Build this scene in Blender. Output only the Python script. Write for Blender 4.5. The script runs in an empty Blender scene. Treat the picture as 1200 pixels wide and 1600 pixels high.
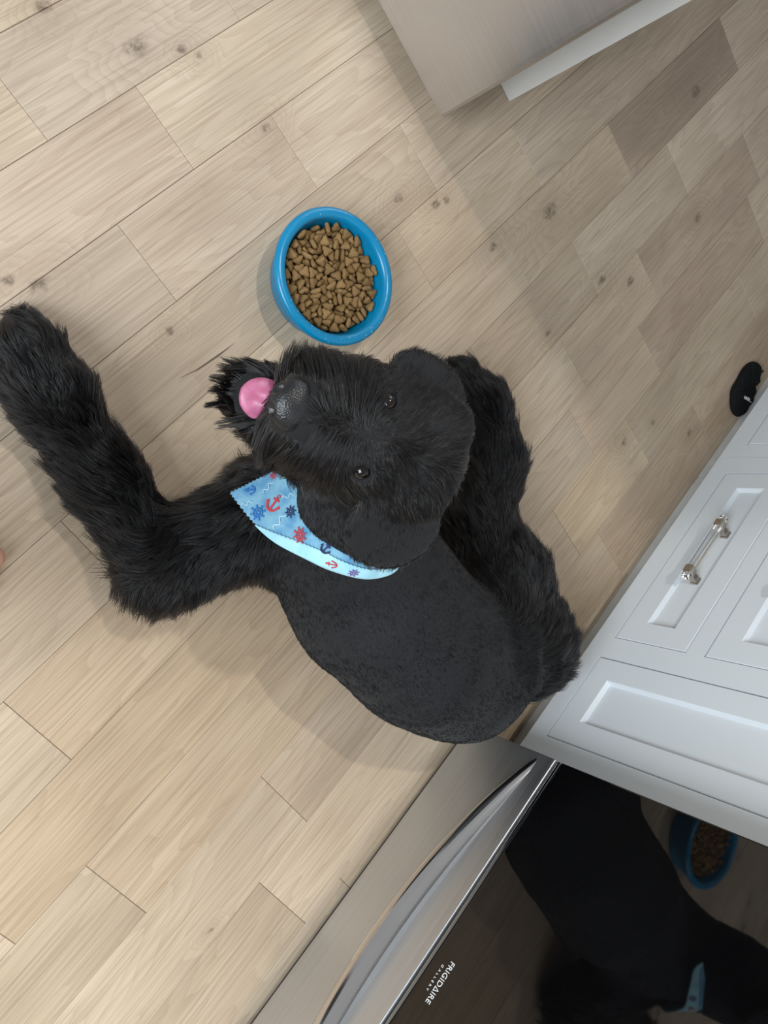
import bpy, bmesh, math, random
import numpy as np
from mathutils import Vector, Matrix, kdtree
random.seed(7); rng = np.random.default_rng(7)
scene = bpy.context.scene
COL = scene.collection
# ------------------------------------------------------------------ camera
# one scene unit is about 0.79 m (planks 13 cm wide, range 76 cm wide)
scene.unit_settings.system = 'METRIC'
scene.unit_settings.scale_length = 0.79
CAM_R = np.array([[0.6196563, -0.5419001, 0.5677767], [-0.6796005, -0.7323364, 0.0427379], [0.3926439, -0.4123441, -0.8220724]])
cam_data = bpy.data.cameras.new('camera'); cam = bpy.data.objects.new('camera', cam_data); COL.objects.link(cam)
cam_data.sensor_fit = 'AUTO'; cam_data.sensor_width = 36.0; cam_data.lens = 1224.82 * 36 / 1600
cam_data.clip_start = 0.02
m3 = Matrix(((CAM_R[0, 0], -CAM_R[1, 0], -CAM_R[2, 0]), (CAM_R[0, 1], -CAM_R[1, 1], -CAM_R[2, 1]), (CAM_R[0, 2], -CAM_R[1, 2], -CAM_R[2, 2])))
cam.matrix_world = Matrix.Translation((0, 0, 1.45)) @ m3.to_4x4()
scene.camera = cam
# ------------------------------------------------------------------ world, lights, exposure
world = bpy.data.worlds.new('world'); scene.world = world; world.use_nodes = True
bg = world.node_tree.nodes['Background']; bg.inputs[0].default_value = (0.98, 0.985, 1.0, 1); bg.inputs[1].default_value = 0.37
def area_light(name, loc, target, sx, sy, power, col):
    d = bpy.data.lights.new(name, 'AREA'); d.shape = 'RECTANGLE'; d.size = sx; d.size_y = sy; d.energy = power; d.color = col
    o = bpy.data.objects.new(name, d); COL.objects.link(o); o.location = loc
    o.rotation_euler = (Vector(target) - Vector(loc)).to_track_quat('-Z', 'Y').to_euler(); return o
area_light('window_daylight', (-2.3, 1.0, 2.4), (0.5, 0.1, 0.0), 2.2, 1.8, 185, (0.86, 0.94, 1.0))
def can_light(loc, power, col=(1.0, 0.93, 0.83), r=0.07, cone=None):
    d = bpy.data.lights.new('ceiling_lamp', 'SPOT' if cone else 'POINT'); d.energy = power; d.color = col; d.shadow_soft_size = r
    if cone: d.spot_size = math.radians(cone); d.spot_blend = 1.0
    o = bpy.data.objects.new('ceiling_lamp', d); COL.objects.link(o); o.location = loc; return o
can_light((-0.85, -1.15, 3.1), 90, (1.0, 0.84, 0.62), 0.05, 55)
can_light((1.352, 0.45, 3.15), 115, (1.0, 0.95, 0.87), 0.045)
vs = scene.view_settings
vs.view_transform = 'Standard'; vs.look = 'None'; vs.gamma = 1.0; vs.use_curve_mapping = False; vs.exposure = 0.0
cy = scene.cycles
cy.max_bounces = 6; cy.diffuse_bounces = 3; cy.glossy_bounces = 3; cy.transmission_bounces = 6
# ------------------------------------------------------------------ helpers
def link(o, parent=None):
    COL.objects.link(o)
    if parent is not None: o.parent = parent
    return o
def tag(o, label=None, cat=None, group=None, kind=None):
    if label: o['label'] = label
    if cat: o['category'] = cat
    if group: o['group'] = group
    if kind: o['kind'] = kind
    return o
def empty(name, loc=(0, 0, 0)):
    o = bpy.data.objects.new(name, None); o.location = loc; o.empty_display_size = 0.05; return link(o)
def mesh_obj(name, verts, faces, mat, parent=None, smooth=False, world_parent=True):
    me = bpy.data.meshes.new(name); me.from_pydata([tuple(v) for v in verts], [], [tuple(f) for f in faces]); me.update()
    if mat: me.materials.append(mat)
    if smooth: me.polygons.foreach_set('use_smooth', [True] * len(me.polygons))
    o = bpy.data.objects.new(name, me); link(o, parent)
    if parent is not None and world_parent: put(o, parent)
    return o
def chain_loc(p):   # parts already sit at the world origin, only a thing's own Empty is moved
    return p.location.copy() if p.parent is None else Vector((0, 0, 0))
def put(o, parent):   # vertices are written in world coordinates: cancel the parents' offsets
    o.matrix_parent_inverse = Matrix.Translation(-chain_loc(parent))
def bm_obj(name, bm, mat, parent=None, smooth=False):
    me = bpy.data.meshes.new(name); bm.to_mesh(me); bm.free()
    if mat: me.materials.append(mat)
    if smooth: me.polygons.foreach_set('use_smooth', [True] * len(me.polygons))
    o = bpy.data.objects.new(name, me); link(o, parent)
    if parent is not None: put(o, parent)
    return o
def add_box(bm, x0, x1, y0, y1, z0, z1, bev=0.0, seg=2):
    r = bmesh.ops.create_cube(bm, size=1.0)
    vs_ = r['verts']
    for v in vs_:
        v.co = Vector(((x0 + x1) / 2 + v.co.x * (x1 - x0), (y0 + y1) / 2 + v.co.y * (y1 - y0), (z0 + z1) / 2 + v.co.z * (z1 - z0)))
    if bev:
        es = {e for v in vs_ for e in v.link_edges}
        bmesh.ops.bevel(bm, geom=list(es), offset=bev, segments=seg, affect='EDGES', profile=0.5)
def box(name, x0, x1, y0, y1, z0, z1, mat, parent=None, bev=0.002, seg=2):
    bm = bmesh.new(); add_box(bm, x0, x1, y0, y1, z0, z1, bev, seg); return bm_obj(name, bm, mat, parent)
def lathe(prof, n=96, cx=0, cy=0):
    v = []; f = []; m = len(prof)
    for i in range(n):
        a = 2 * math.pi * i / n
        for r, z in prof: v.append((cx + r * math.cos(a), cy + r * math.sin(a), z))
    for i in range(n):
        k = (i + 1) % n
        for j in range(m - 1): f.append((i * m + j, k * m + j, k * m + j + 1, i * m + j + 1))
    return v, f
# ------------------------------------------------------------------ materials
class NT:
    def __init__(s, name):
        s.mat = bpy.data.materials.new(name); s.mat.use_nodes = True; s.t = s.mat.node_tree
        s.b = s.t.nodes['Principled BSDF']
    def n(s, typ, **kw):
        nd = s.t.nodes.new(typ)
        for k, v in kw.items(): setattr(nd, k, v)
        return nd
    def l(s, a, b): s.t.links.new(a, b)
    def val(s, sock, v):
        if isinstance(v, bpy.types.NodeSocket): s.l(v, sock)
        else: sock.default_value = v
    def math(s, op, a, b=None, c=None, clamp=False):
        nd = s.n('ShaderNodeMath', operation=op); nd.use_clamp = clamp; s.val(nd.inputs[0], a)
        if b is not None: s.val(nd.inputs[1], b)
        if c is not None: s.val(nd.inputs[2], c)
        return nd.outputs[0]
    def vmath(s, op, a, b=None):
        nd = s.n('ShaderNodeVectorMath', operation=op); s.val(nd.inputs[0], a)
        if b is not None: s.val(nd.inputs[1], b)
        return nd.outputs['Value'] if op in ('LENGTH', 'DISTANCE', 'DOT_PRODUCT') else nd.outputs[0]
    def noise(s, vec, scale=5, detail=4, rough=0.5, dist=0.0, out=0):
        nd = s.n('ShaderNodeTexNoise'); s.l(vec, nd.inputs['Vector']); nd.inputs['Scale'].default_value = scale
        nd.inputs['Detail'].default_value = detail; nd.inputs['Roughness'].default_value = rough; nd.inputs['Distortion'].default_value = dist
        return nd.outputs[out]
    def ramp(s, fac, stops):
        nd = s.n('ShaderNodeValToRGB'); s.l(fac, nd.inputs[0]); e = nd.color_ramp.elements
        while len(e) < len(stops): e.new(0.5)
        for el, (p, c) in zip(e, stops): el.position = p; el.color = c if len(c) == 4 else (*c, 1)
        return nd.outputs[0]
    def mix(s, fac, a, b, mode='MIX'):
        nd = s.n('ShaderNodeMix', data_type='RGBA', blend_type=mode); s.val(nd.inputs[0], fac); s.val(nd.inputs[6], a); s.val(nd.inputs[7], b)
        return nd.outputs[2]
    def maprange(s, v, a, b, c=0.0, d=1.0, smooth=False):
        nd = s.n('ShaderNodeMapRange'); nd.clamp = True
        if smooth: nd.interpolation_type = 'SMOOTHSTEP'
        s.val(nd.inputs[0], v); nd.inputs[1].default_value = a; nd.inputs[2].default_value = b; nd.inputs[3].default_value = c; nd.inputs[4].default_value = d
        return nd.outputs[0]
    def bump(s, h, strength=0.3, dist=0.01):
        nd = s.n('ShaderNodeBump'); nd.inputs['Strength'].default_value = strength; nd.inputs['Distance'].default_value = dist
        s.l(h, nd.inputs['Height']); s.l(nd.outputs[0], s.b.inputs['Normal'])
    def set(s, **kw):
        for k, v in kw.items(): s.val(s.b.inputs[k.replace('_', ' ')], v)
        return s
def c4(r, g, b): return (r, g, b, 1.0)
def simple(name, col, rough=0.5, metal=0.0, noise_amt=0.06, nscale=12, bump=0.0, bscale=200, spec=0.5):
    m = NT(name); g = m.n('ShaderNodeNewGeometry').outputs['Position']
    fac = m.noise(g, nscale, 3)
    lo = tuple(c * (1 - noise_amt) for c in col); hi = tuple(min(1, c * (1 + noise_amt)) for c in col)
    m.set(Base_Color=m.ramp(fac, [(0.3, lo), (0.7, hi)]), Roughness=rough, Metallic=metal)
    m.b.inputs['Specular IOR Level'].default_value = spec
    if bump: m.bump(m.noise(g, bscale, 2), bump, 0.002)
    return m.mat

KNOTS = [(0.848, 0.274, .05), (1.64, -0.74, .035), (1.739, -0.812, .035), (1.585, -0.498, .06), (1.428, -1.142, .03), (0.985, 0.042, .03),
         (0.925, 0.232, .025), (0.948, 0.21, .022), (0.386, 0.085, .03), (1.182, -0.226, .028), (1.265, -0.291, .026), (1.355, -0.46, .03),
         (-0.17, -1.071, .016), (2.126, -0.84, .04), (0.557, -0.141, .018), (0.743, 0.391, .03), (0.423, 0.052, .04), (1.684, -1.316, .03), (1.376, -0.727, .022), (1.30, -0.30, .02), (2.35, -0.55, .05), (1.566, -1.18, .02)]
def wood_material(knots):
    m = NT('oak_plank'); oi = m.n('ShaderNodeObjectInfo'); pos = m.n('ShaderNodeNewGeometry').outputs['Position']
    rnd = oi.outputs['Random']
    # knots: real places on the floor
    ring = None; core = None
    kn_ = m.n('ShaderNodeTexNoise'); m.l(pos, kn_.inputs['Vector']); kn_.inputs['Scale'].default_value = 45; kn_.inputs['Detail'].default_value = 3
    kpos = m.vmath('ADD', pos, m.vmath('MULTIPLY', m.vmath('SUBTRACT', kn_.outputs['Color'], (.5, .5, .5)), (.022, .022, 0)))
    for (kx, ky, kr) in knots:
        d = m.vmath('SUBTRACT', kpos, (kx, ky, 0)); d = m.vmath('MULTIPLY', d, (0.62, 1.0, 0.0)); d = m.vmath('LENGTH', d)
        a = m.maprange(d, 0.0, kr * 2.0, 1.0, 0.0, True); b = m.maprange(d, kr * 0.12, kr * 0.42, 1.0, 0.0, True)
        ring = a if ring is None else m.math('MAXIMUM', ring, a); core = b if core is None else m.math('MAXIMUM', core, b)
    if ring is None: ring = 0.0; core = 0.0
    comb = m.n('ShaderNodeCombineXYZ'); m.l(m.math('MULTIPLY', rnd, 37.0), comb.inputs[0]); m.l(m.math('MULTIPLY', rnd, 91.0), comb.inputs[1])
    p = m.vmath('ADD', pos, comb.outputs[0])
    # slow warp of the rings, cathedral figure
    w1 = m.noise(m.vmath('MULTIPLY', p, (1.1, 7.0, 1.0)), 1.0, 2.0, 0.5)
    h = m.math('ADD', m.math('MULTIPLY', w1, 17.0), m.math('MULTIPLY', ring, 4.5))
    w2 = m.noise(m.vmath('MULTIPLY', p, (4.0, 30.0, 1.0)), 1.0, 2.0, 0.5)
    h = m.math('ADD', h, m.math('MULTIPLY', w2, 1.1))
    rings = m.math('FRACT', h)
    rings = m.math('MULTIPLY', rings, rings)
    fine = m.noise(m.vmath('MULTIPLY', p, (2.6, 170.0, 1.0)), 1.0, 2.0, 0.6)
    fine2 = m.noise(m.vmath('MULTIPLY', p, (5.0, 300.0, 1.0)), 1.0, 1.0, 0.5)
    fine3 = m.noise(m.vmath('MULTIPLY', p, (4.5, 260.0, 1.0)), 1.0, 1.0, 0.5)
    blot = m.noise(m.vmath('MULTIPLY', p, (1.6, 4.0, 1.0)), 1.3, 2.0, 0.6)
    base = m.ramp(blot, [(0.28, (0.415, 0.335, 0.252)), (0.5, (0.508, 0.413, 0.314)), (0.74, (0.59, 0.495, 0.388))])
    base = m.mix(m.math('MULTIPLY', rings, 0.36), base, c4(0.345, 0.265, 0.195))
    base = m.mix(m.maprange(fine, 0.45, 0.75, 0.0, 0.50), base, c4(0.285, 0.205, 0.14))
    base = m.mix(m.maprange(fine2, 0.52, 0.74, 0.0, 0.22), base, c4(0.70, 0.62, 0.51))
    base = m.mix(m.maprange(fine3, 0.60, 0.76, 0.0, 0.42), base, c4(0.21, 0.15, 0.105))
    if knots:
        base = m.mix(m.math('MULTIPLY', ring, 0.30), base, c4(0.30, 0.225, 0.16))
        kn = m.noise(p, 90, 3, 0.6)
        base = m.mix(m.math('MULTIPLY', core, m.maprange(kn, 0.35, 0.6, 0.15, 0.85)), base, c4(0.13, 0.095, 0.07))
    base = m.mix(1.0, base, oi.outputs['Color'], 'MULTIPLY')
    m.set(Base_Color=base, Roughness=m.maprange(fine, 0.3, 0.8, 0.42, 0.60))
    m.b.inputs['Specular IOR Level'].default_value = 0.38
    fb = m.noise(m.vmath('MULTIPLY', p, (3.0, 190.0, 1.0)), 1.0, 0.0, 0.5); m.bump(fb, 0.08, 0.002)
    return m.mat
def steel(name, axis, col=(0.52, 0.51, 0.50), rough=0.30, stretch=260):
    m = NT(name); pos = m.n('ShaderNodeNewGeometry').outputs['Position']
    sc = {'x': (3, stretch, stretch), 'y': (stretch, 3, stretch), 'z': (stretch, stretch, 3)}[axis]
    n = m.noise(m.vmath('MULTIPLY', pos, sc), 1.0, 3, 0.6)
    cl = m.noise(pos, 5, 2)
    m.set(Base_Color=m.ramp(n, [(0.25, tuple(c * 0.93 for c in col)), (0.75, tuple(c * 1.05 for c in col))]), Metallic=1.0,
          Roughness=m.math('ADD', m.maprange(n, 0.2, 0.8, rough - 0.04, rough + 0.05), m.maprange(cl, 0.3, 0.7, -0.03, 0.03)))
    m.bump(n, 0.02, 0.0005)
    return m.mat
WOODS = {}
def wood_for(x0, x1, y0, y1):   # each plank only carries the knots that lie in it
    ks = tuple(k for k in KNOTS if x0 - .08 < k[0] < x1 + .08 and y0 - .03 < k[1] < y1 + .03)
    if ks not in WOODS: WOODS[ks] = wood_material(ks)
    return WOODS[ks]
SUB = simple('subfloor_dark', (0.12, 0.088, 0.06), 0.9)
WHITE = simple('white_lacquer', (0.66, 0.705, 0.74), 0.34, noise_amt=0.015, nscale=3)
TOE = simple('toe_kick_paint', (0.58, 0.59, 0.58), 0.5, noise_amt=0.05)
STONE = simple('pale_stone', (0.75, 0.74, 0.72), 0.22, noise_amt=0.1, nscale=9)
STEEL_X = steel('brushed_steel_range', 'x', (0.60, 0.625, 0.655), 0.44)
STEEL_Z = steel('brushed_steel_fridge', 'y', (0.585, 0.58, 0.59), 0.33)
CHROME = simple('polished_steel', (0.66, 0.67, 0.68), 0.10, 1.0, 0.02)
NICKEL = simple('brushed_nickel', (0.52, 0.47, 0.42), 0.22, 1.0, 0.05, 60)
BLACK = simple('black_enamel', (0.012, 0.012, 0.013), 0.35, noise_amt=0.2)
GLASS_BLK = simple('black_oven_glass', (0.0022, 0.0022, 0.0025), 0.03, noise_amt=0.1, nscale=2, spec=0.7)
PRINT = simple('white_print', (0.82, 0.84, 0.86), 0.4)
GREY = simple('grey_shell', (0.30, 0.30, 0.31), 0.5)
WALL = simple('wall_paint', (0.72, 0.72, 0.70), 0.7, noise_amt=0.02, bump=0.1)
PANELW = simple('white_end_panel', (0.80, 0.79, 0.76), 0.4, noise_amt=0.02)
def acrylic():
    m = NT('clear_acrylic'); m.set(Base_Color=c4(0.98, 0.99, 1.0), Roughness=0.03); m.b.inputs['Transmission Weight'].default_value = 1.0; m.b.inputs['IOR'].default_value = 1.45
    g = m.n('ShaderNodeNewGeometry').outputs['Position']; m.bump(m.noise(g, 30, 2), 0.01, 0.001)
    return m.mat
ACRYL = acrylic()
STEEL_P = simple('polished_steel_pull', (0.68, 0.68, 0.68), 0.12, 1.0, 0.03)
CHROME_D = simple('dark_bright_trim', (0.35, 0.36, 0.38), 0.15, 1.0, 0.02)
# ------------------------------------------------------------------ the setting: floor of separate planks
PITCH = 0.1645; Y0 = 0.2225
floor = box('floor', -1.6, 3.6, -2.05, 1.6, -0.05, -0.013, SUB, None, 0.0); tag(floor, 'pale oak plank floor running through the kitchen', None, None, 'structure')
JOINTS = {-8: [.4, 1.6, 2.7], -7: [-.2, .9, 2.2], -6: [.2, 1.3, 2.4], -5: [-.5, .6, 1.7, 2.8], -4: [0., 1.1, 2.3], -3: [-.3, .7, 1.9, 2.9], -2: [.3, 1.5, 2.6], -1: [-.45, .600, 1.073, 1.9, 2.7], 0: [-.2, .80, 1.75, 2.5], 1: [-.35, .607, 1.014, 1.9, 2.6],
          2: [.0, 1.292, 2.0, 2.7], 3: [-.7, .178, 1.135, 1.598, 2.238, 2.9], 4: [-.097, .6, 1.405, 1.929, 2.6], 5: [-.372, .4, 1.138, 1.605, 2.13, 2.8],
          6: [-.213, .65, 1.405, 1.816, 2.5], 7: [.107, .7, 1.312, 1.687, 2.4], 8: [-.044, .55, 1.092, 1.479, 2.2, 2.9], 9: [-.6, .07, 1.184, 1.75, 2.4], 10: [-.3, .4, 1.2, 2.0, 2.8], 11: [.1, 1.5, 2.5], 12: [-.5, .8, 2.1], 13: [-.9, .3, 1.9]}
TONE = {(4, 1.929): (0.74, 0.70, 0.68), (7, 1.687): (0.86, 0.80, 0.77), (8, 1.092): (1.07, 1.03, 0.93), (6, 1.816): (0.86, 0.82, 0.79), (6, 1.405): (1.0, 0.97, 0.93),
        (0, -.2): (1.0, .97, .95), (0, .80): (1.10, 1.10, 1.07), (1, .607): (1.02, 1.0, .98), (1, 1.014): (1.05, 1.04, 1.02), (1, -.35): (1.0, .99, .98), (-1, .600): (.98, .98, .98),
        (3, 1.135): (1.04, 1.01, .96), (7, .107): (.97, .94, .91), (7, 1.312): (1.05, 1.0, .95), (3, .178): (1.02, 1.0, .95), (4, -.097): (.97, .91, .83), (5, -.372): (.96, .90, .81), (6, -.213): (.98, .93, .86), (5, .4): (1.0, .95, .89), (9, 1.184): (.96, .91, .87), (9, 1.75): (.95, .89, .85)}  # warm darker tones at lower left paint in the light and shade there
def plank(x0, x1, y0, y1, tone):
    g = 0.00035; b = 0.0008; zt = 0.0; zb = -0.012
    x0 += g; x1 -= g; y0 += g; y1 -= g
    v = [(x0, y0, zb), (x1, y0, zb), (x1, y1, zb), (x0, y1, zb), (x0, y0, zt - b), (x1, y0, zt - b), (x1, y1, zt - b), (x0, y1, zt - b),
         (x0 + b, y0 + b, zt), (x1 - b, y0 + b, zt), (x1 - b, y1 - b, zt), (x0 + b, y1 - b, zt)]
    f = [(3, 2, 1, 0), (8, 9, 10, 11)] + [(i, (i + 1) % 4, 4 + (i + 1) % 4, 4 + i) for i in range(4)] + [(4 + i, 4 + (i + 1) % 4, 8 + (i + 1) % 4, 8 + i) for i in range(4)]
    cx, cy = (x0 + x1) / 2, (y0 + y1) / 2
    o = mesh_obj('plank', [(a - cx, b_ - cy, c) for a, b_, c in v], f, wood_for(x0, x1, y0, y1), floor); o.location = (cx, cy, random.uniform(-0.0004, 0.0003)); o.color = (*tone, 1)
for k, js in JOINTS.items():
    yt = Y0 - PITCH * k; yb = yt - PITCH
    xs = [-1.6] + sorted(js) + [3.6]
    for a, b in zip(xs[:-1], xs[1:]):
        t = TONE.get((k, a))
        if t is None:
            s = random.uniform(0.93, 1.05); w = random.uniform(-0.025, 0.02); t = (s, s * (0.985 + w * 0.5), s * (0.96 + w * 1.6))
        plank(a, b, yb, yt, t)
# dark filled crack along one plank
crack = [(0.515, -0.2165), (0.55, -0.224), (0.60, -0.2285), (0.650, -0.2335), (0.605, -0.233), (0.555, -0.2275)]
tag(mesh_obj('crack_filler', [(x, y, 0.0006) for x, y in crack] + [(x, y, -0.004) for x, y in crack], [tuple(range(6))[::-1]] + [(i, (i + 1) % 6, 6 + (i + 1) % 6, 6 + i) for i in range(6)], simple('crack_filler', (0.13, 0.088, 0.06), 0.7), floor), 'dark brown filled crack in an oak plank')
wb = box('wall_back', -1.6, 3.6, -2.05, -1.98, 0, 2.9, WALL, None, 0.0); tag(wb, 'pale painted wall behind the range and white cabinets', None, None, 'structure')
wr = box('wall_right', 2.42, 2.5, -0.22, 1.6, 0, 2.9, WALL, None, 0.0); tag(wr, 'pale painted wall behind the refrigerator', None, None, 'structure')
# ------------------------------------------------------------------ white base cabinets
YF = -1.375
def front_panel(name, x0, x1, z0, z1, parent, border=0.06, rec=0.012):
    """inset shaker front: outer frame with a sloped step down to a recessed flat panel"""
    g = 0.0028; x0 += g; x1 -= g; z0 += g; z1 -= g; b = 0.0016; s = 0.006; y = YF + 0.0; yb = YF - 0.02
    rings = [(0, yb), (0, y - b), (b, y), (border, y), (border + 0.002, y - 0.003), (border + s, y - rec)]
    v = []
    for d, yy in rings:
        v += [(x0 + d, yy, z0 + d), (x1 - d, yy, z0 + d), (x1 - d, yy, z1 - d), (x0 + d, yy, z1 - d)]
    f = []
    for r in range(len(rings) - 1):
        for i in range(4): f.append((r * 4 + (i + 1) % 4, r * 4 + i, r * 4 + 4 + i, r * 4 + 4 + (i + 1) % 4))
    f.append((0, 1, 2, 3))
    o = mesh_obj(name, v, f, WHITE, parent)
    d = border + s
    pv = [(x0 + d - .0005, y - rec, z0 + d - .0005), (x1 - d + .0005, y - rec, z0 + d - .0005), (x1 - d + .0005, y - rec, z1 - d + .0005), (x0 + d - .0005, y - rec, z1 - d + .0005)]
    pv += [(a, y - rec - 0.006, c) for a, _, c in pv]
    mesh_obj('panel', pv, [(3, 2, 1, 0), (4, 5, 6, 7)] + [(i, (i + 1) % 4, 4 + (i + 1) % 4, 4 + i) for i in range(4)], WHITE, o)
    return o
def bar_handle(parent, xc, zc, half=0.085):
    yb = YF - 0.012
    for s in (-1, 1):
        bm = bmesh.new(); x = xc + s * half
        add_box(bm, x - .011, x + .011, yb - .001, yb + .005, zc - .011, zc + .011, .0015)
        # tapering neck
        r = bmesh.ops.create_cone(bm, cap_ends=True, segments=4, radius1=.0125, radius2=.0085, depth=.03)
        for v in r['verts']:
            x_, y_, z_ = v.co; a = math.pi / 4
            v.co = Vector((x + x_ * math.cos(a) - y_ * math.sin(a), yb + .018 + z_, zc + x_ * math.sin(a) + y_ * math.cos(a)))
        add_box(bm, x - .0115, x + .0115, yb + .03, yb + .054, zc - .0115, zc + .0115, .003)
        bm_obj('handle_post', bm, NICKEL, parent)
    box('handle_bar', xc - half - .026, xc + half + .026, yb + .0345, yb + .0515, zc - .0085, zc + .0085, ACRYL, parent, .002)
def cabinet(x0, x1, fronts, label, toes):
    e = empty('base_cabinet', ((x0 + x1) / 2, -1.65, 0)); tag(e, label, 'cabinet', 'white base cabinets')
    # carcass
    bm = bmesh.new()
    for b in ((x0, x0 + .018, -1.97, YF - .018, .10, 1.11), (x1 - .018, x1, -1.97, YF - .018, .10, 1.11), (x0, x1, -1.97, YF - .018, .10, .118), (x0, x1, -1.97, -1.955, .10, 1.11), (x0, x1, -1.97, YF - .018, 1.09, 1.11)):
        add_box(bm, *b, 0)
    bm_obj('carcass', bm, WHITE, e)
    # face frame = everything in front that is not an opening
    xs = sorted({x0 + .001, x1 - .001} | {v for f in fronts for v in f[1:3]}); zs = sorted({.10, 1.11} | {v for f in fronts for v in f[3:5]})
    bm = bmesh.new()
    for a, b in zip(xs[:-1], xs[1:]):
        for c, d in zip(zs[:-1], zs[1:]):
            mx, mz = (a + b) / 2, (c + d) / 2
            if not any(f[1] < mx < f[2] and f[3] < mz < f[4] for f in fronts): add_box(bm, a, b, YF - .018, YF, c, d, 0)
    bmesh.ops.remove_doubles(bm, verts=bm.verts, dist=1e-5)
    bm_obj('face_frame', bm, WHITE, e)
    for f in fronts:
        o = front_panel(f[0], f[1], f[2], f[3], f[4], e)
        if f[5]: bar_handle(o, f[5][0], f[5][1])
    for a, b in zip(toes[:-1], toes[1:]): box('toe_kick', a + .0008, b - .0008, -1.468, -1.45 + random.uniform(-.001, .001), 0, .10, TOE, e, .001)
    return e
dr = [('drawer', .930, 1.565, .155, .361), ('drawer', .930, 1.565, .407, .613), ('drawer', .930, 1.565, .659, .865), ('drawer', .930, 1.565, .911, 1.065)]
cabinet(.548, 1.633, [('door', .613, .866, .150, 1.065, None)] + [(*d, (1.243, (d[3] + d[4]) / 2 + .007)) for d in dr],
        'white base cabinet beside the range with a narrow door and stacked drawers', [.548, .9, 1.42, 1.60, 1.633])
cabinet(1.633, 2.75, [('door', 1.69, 2.19, .160, 1.065, None), ('door', 2.20, 2.69, .160, 1.065, None)], 'white base cabinet nearest the black sock', [1.633, 1.72, 2.3, 2.75])
ct = box('countertop', .535, 2.77, -1.975, -1.345, 1.11, 1.15, STONE, None, .004); tag(ct, 'pale stone countertop over the white cabinets', 'countertop')
# ------------------------------------------------------------------ range
RX0, RX1, RY = -0.442, 0.526, -1.275
rg = empty('range_oven', ((RX0 + RX1) / 2, -1.6, 0)); tag(rg, 'stainless steel and black glass range beside the white cabinets', 'oven')
box('body', RX0 + .004, RX1 - .004, -1.96, RY - .055, .03, 1.13, GREY, rg, .002)
for x in (RX0 + .05, RX1 - .05):
    for y in (-1.9, RY - .12):
        v, f = lathe([(0, 0), (.022, 0), (.022, .01), (.012, .012), (.012, .035), (0, .035)], 16, x, y); mesh_obj('foot', v, f, BLACK, rg)
box('plinth', RX0 + .012, RX1 - .012, RY - .10, RY - .012, .012, .05, BLACK, rg, .002)
box('cooktop', RX0, RX1, -1.97, RY + .005, 1.13, 1.16, GLASS_BLK, rg, .004)
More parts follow.
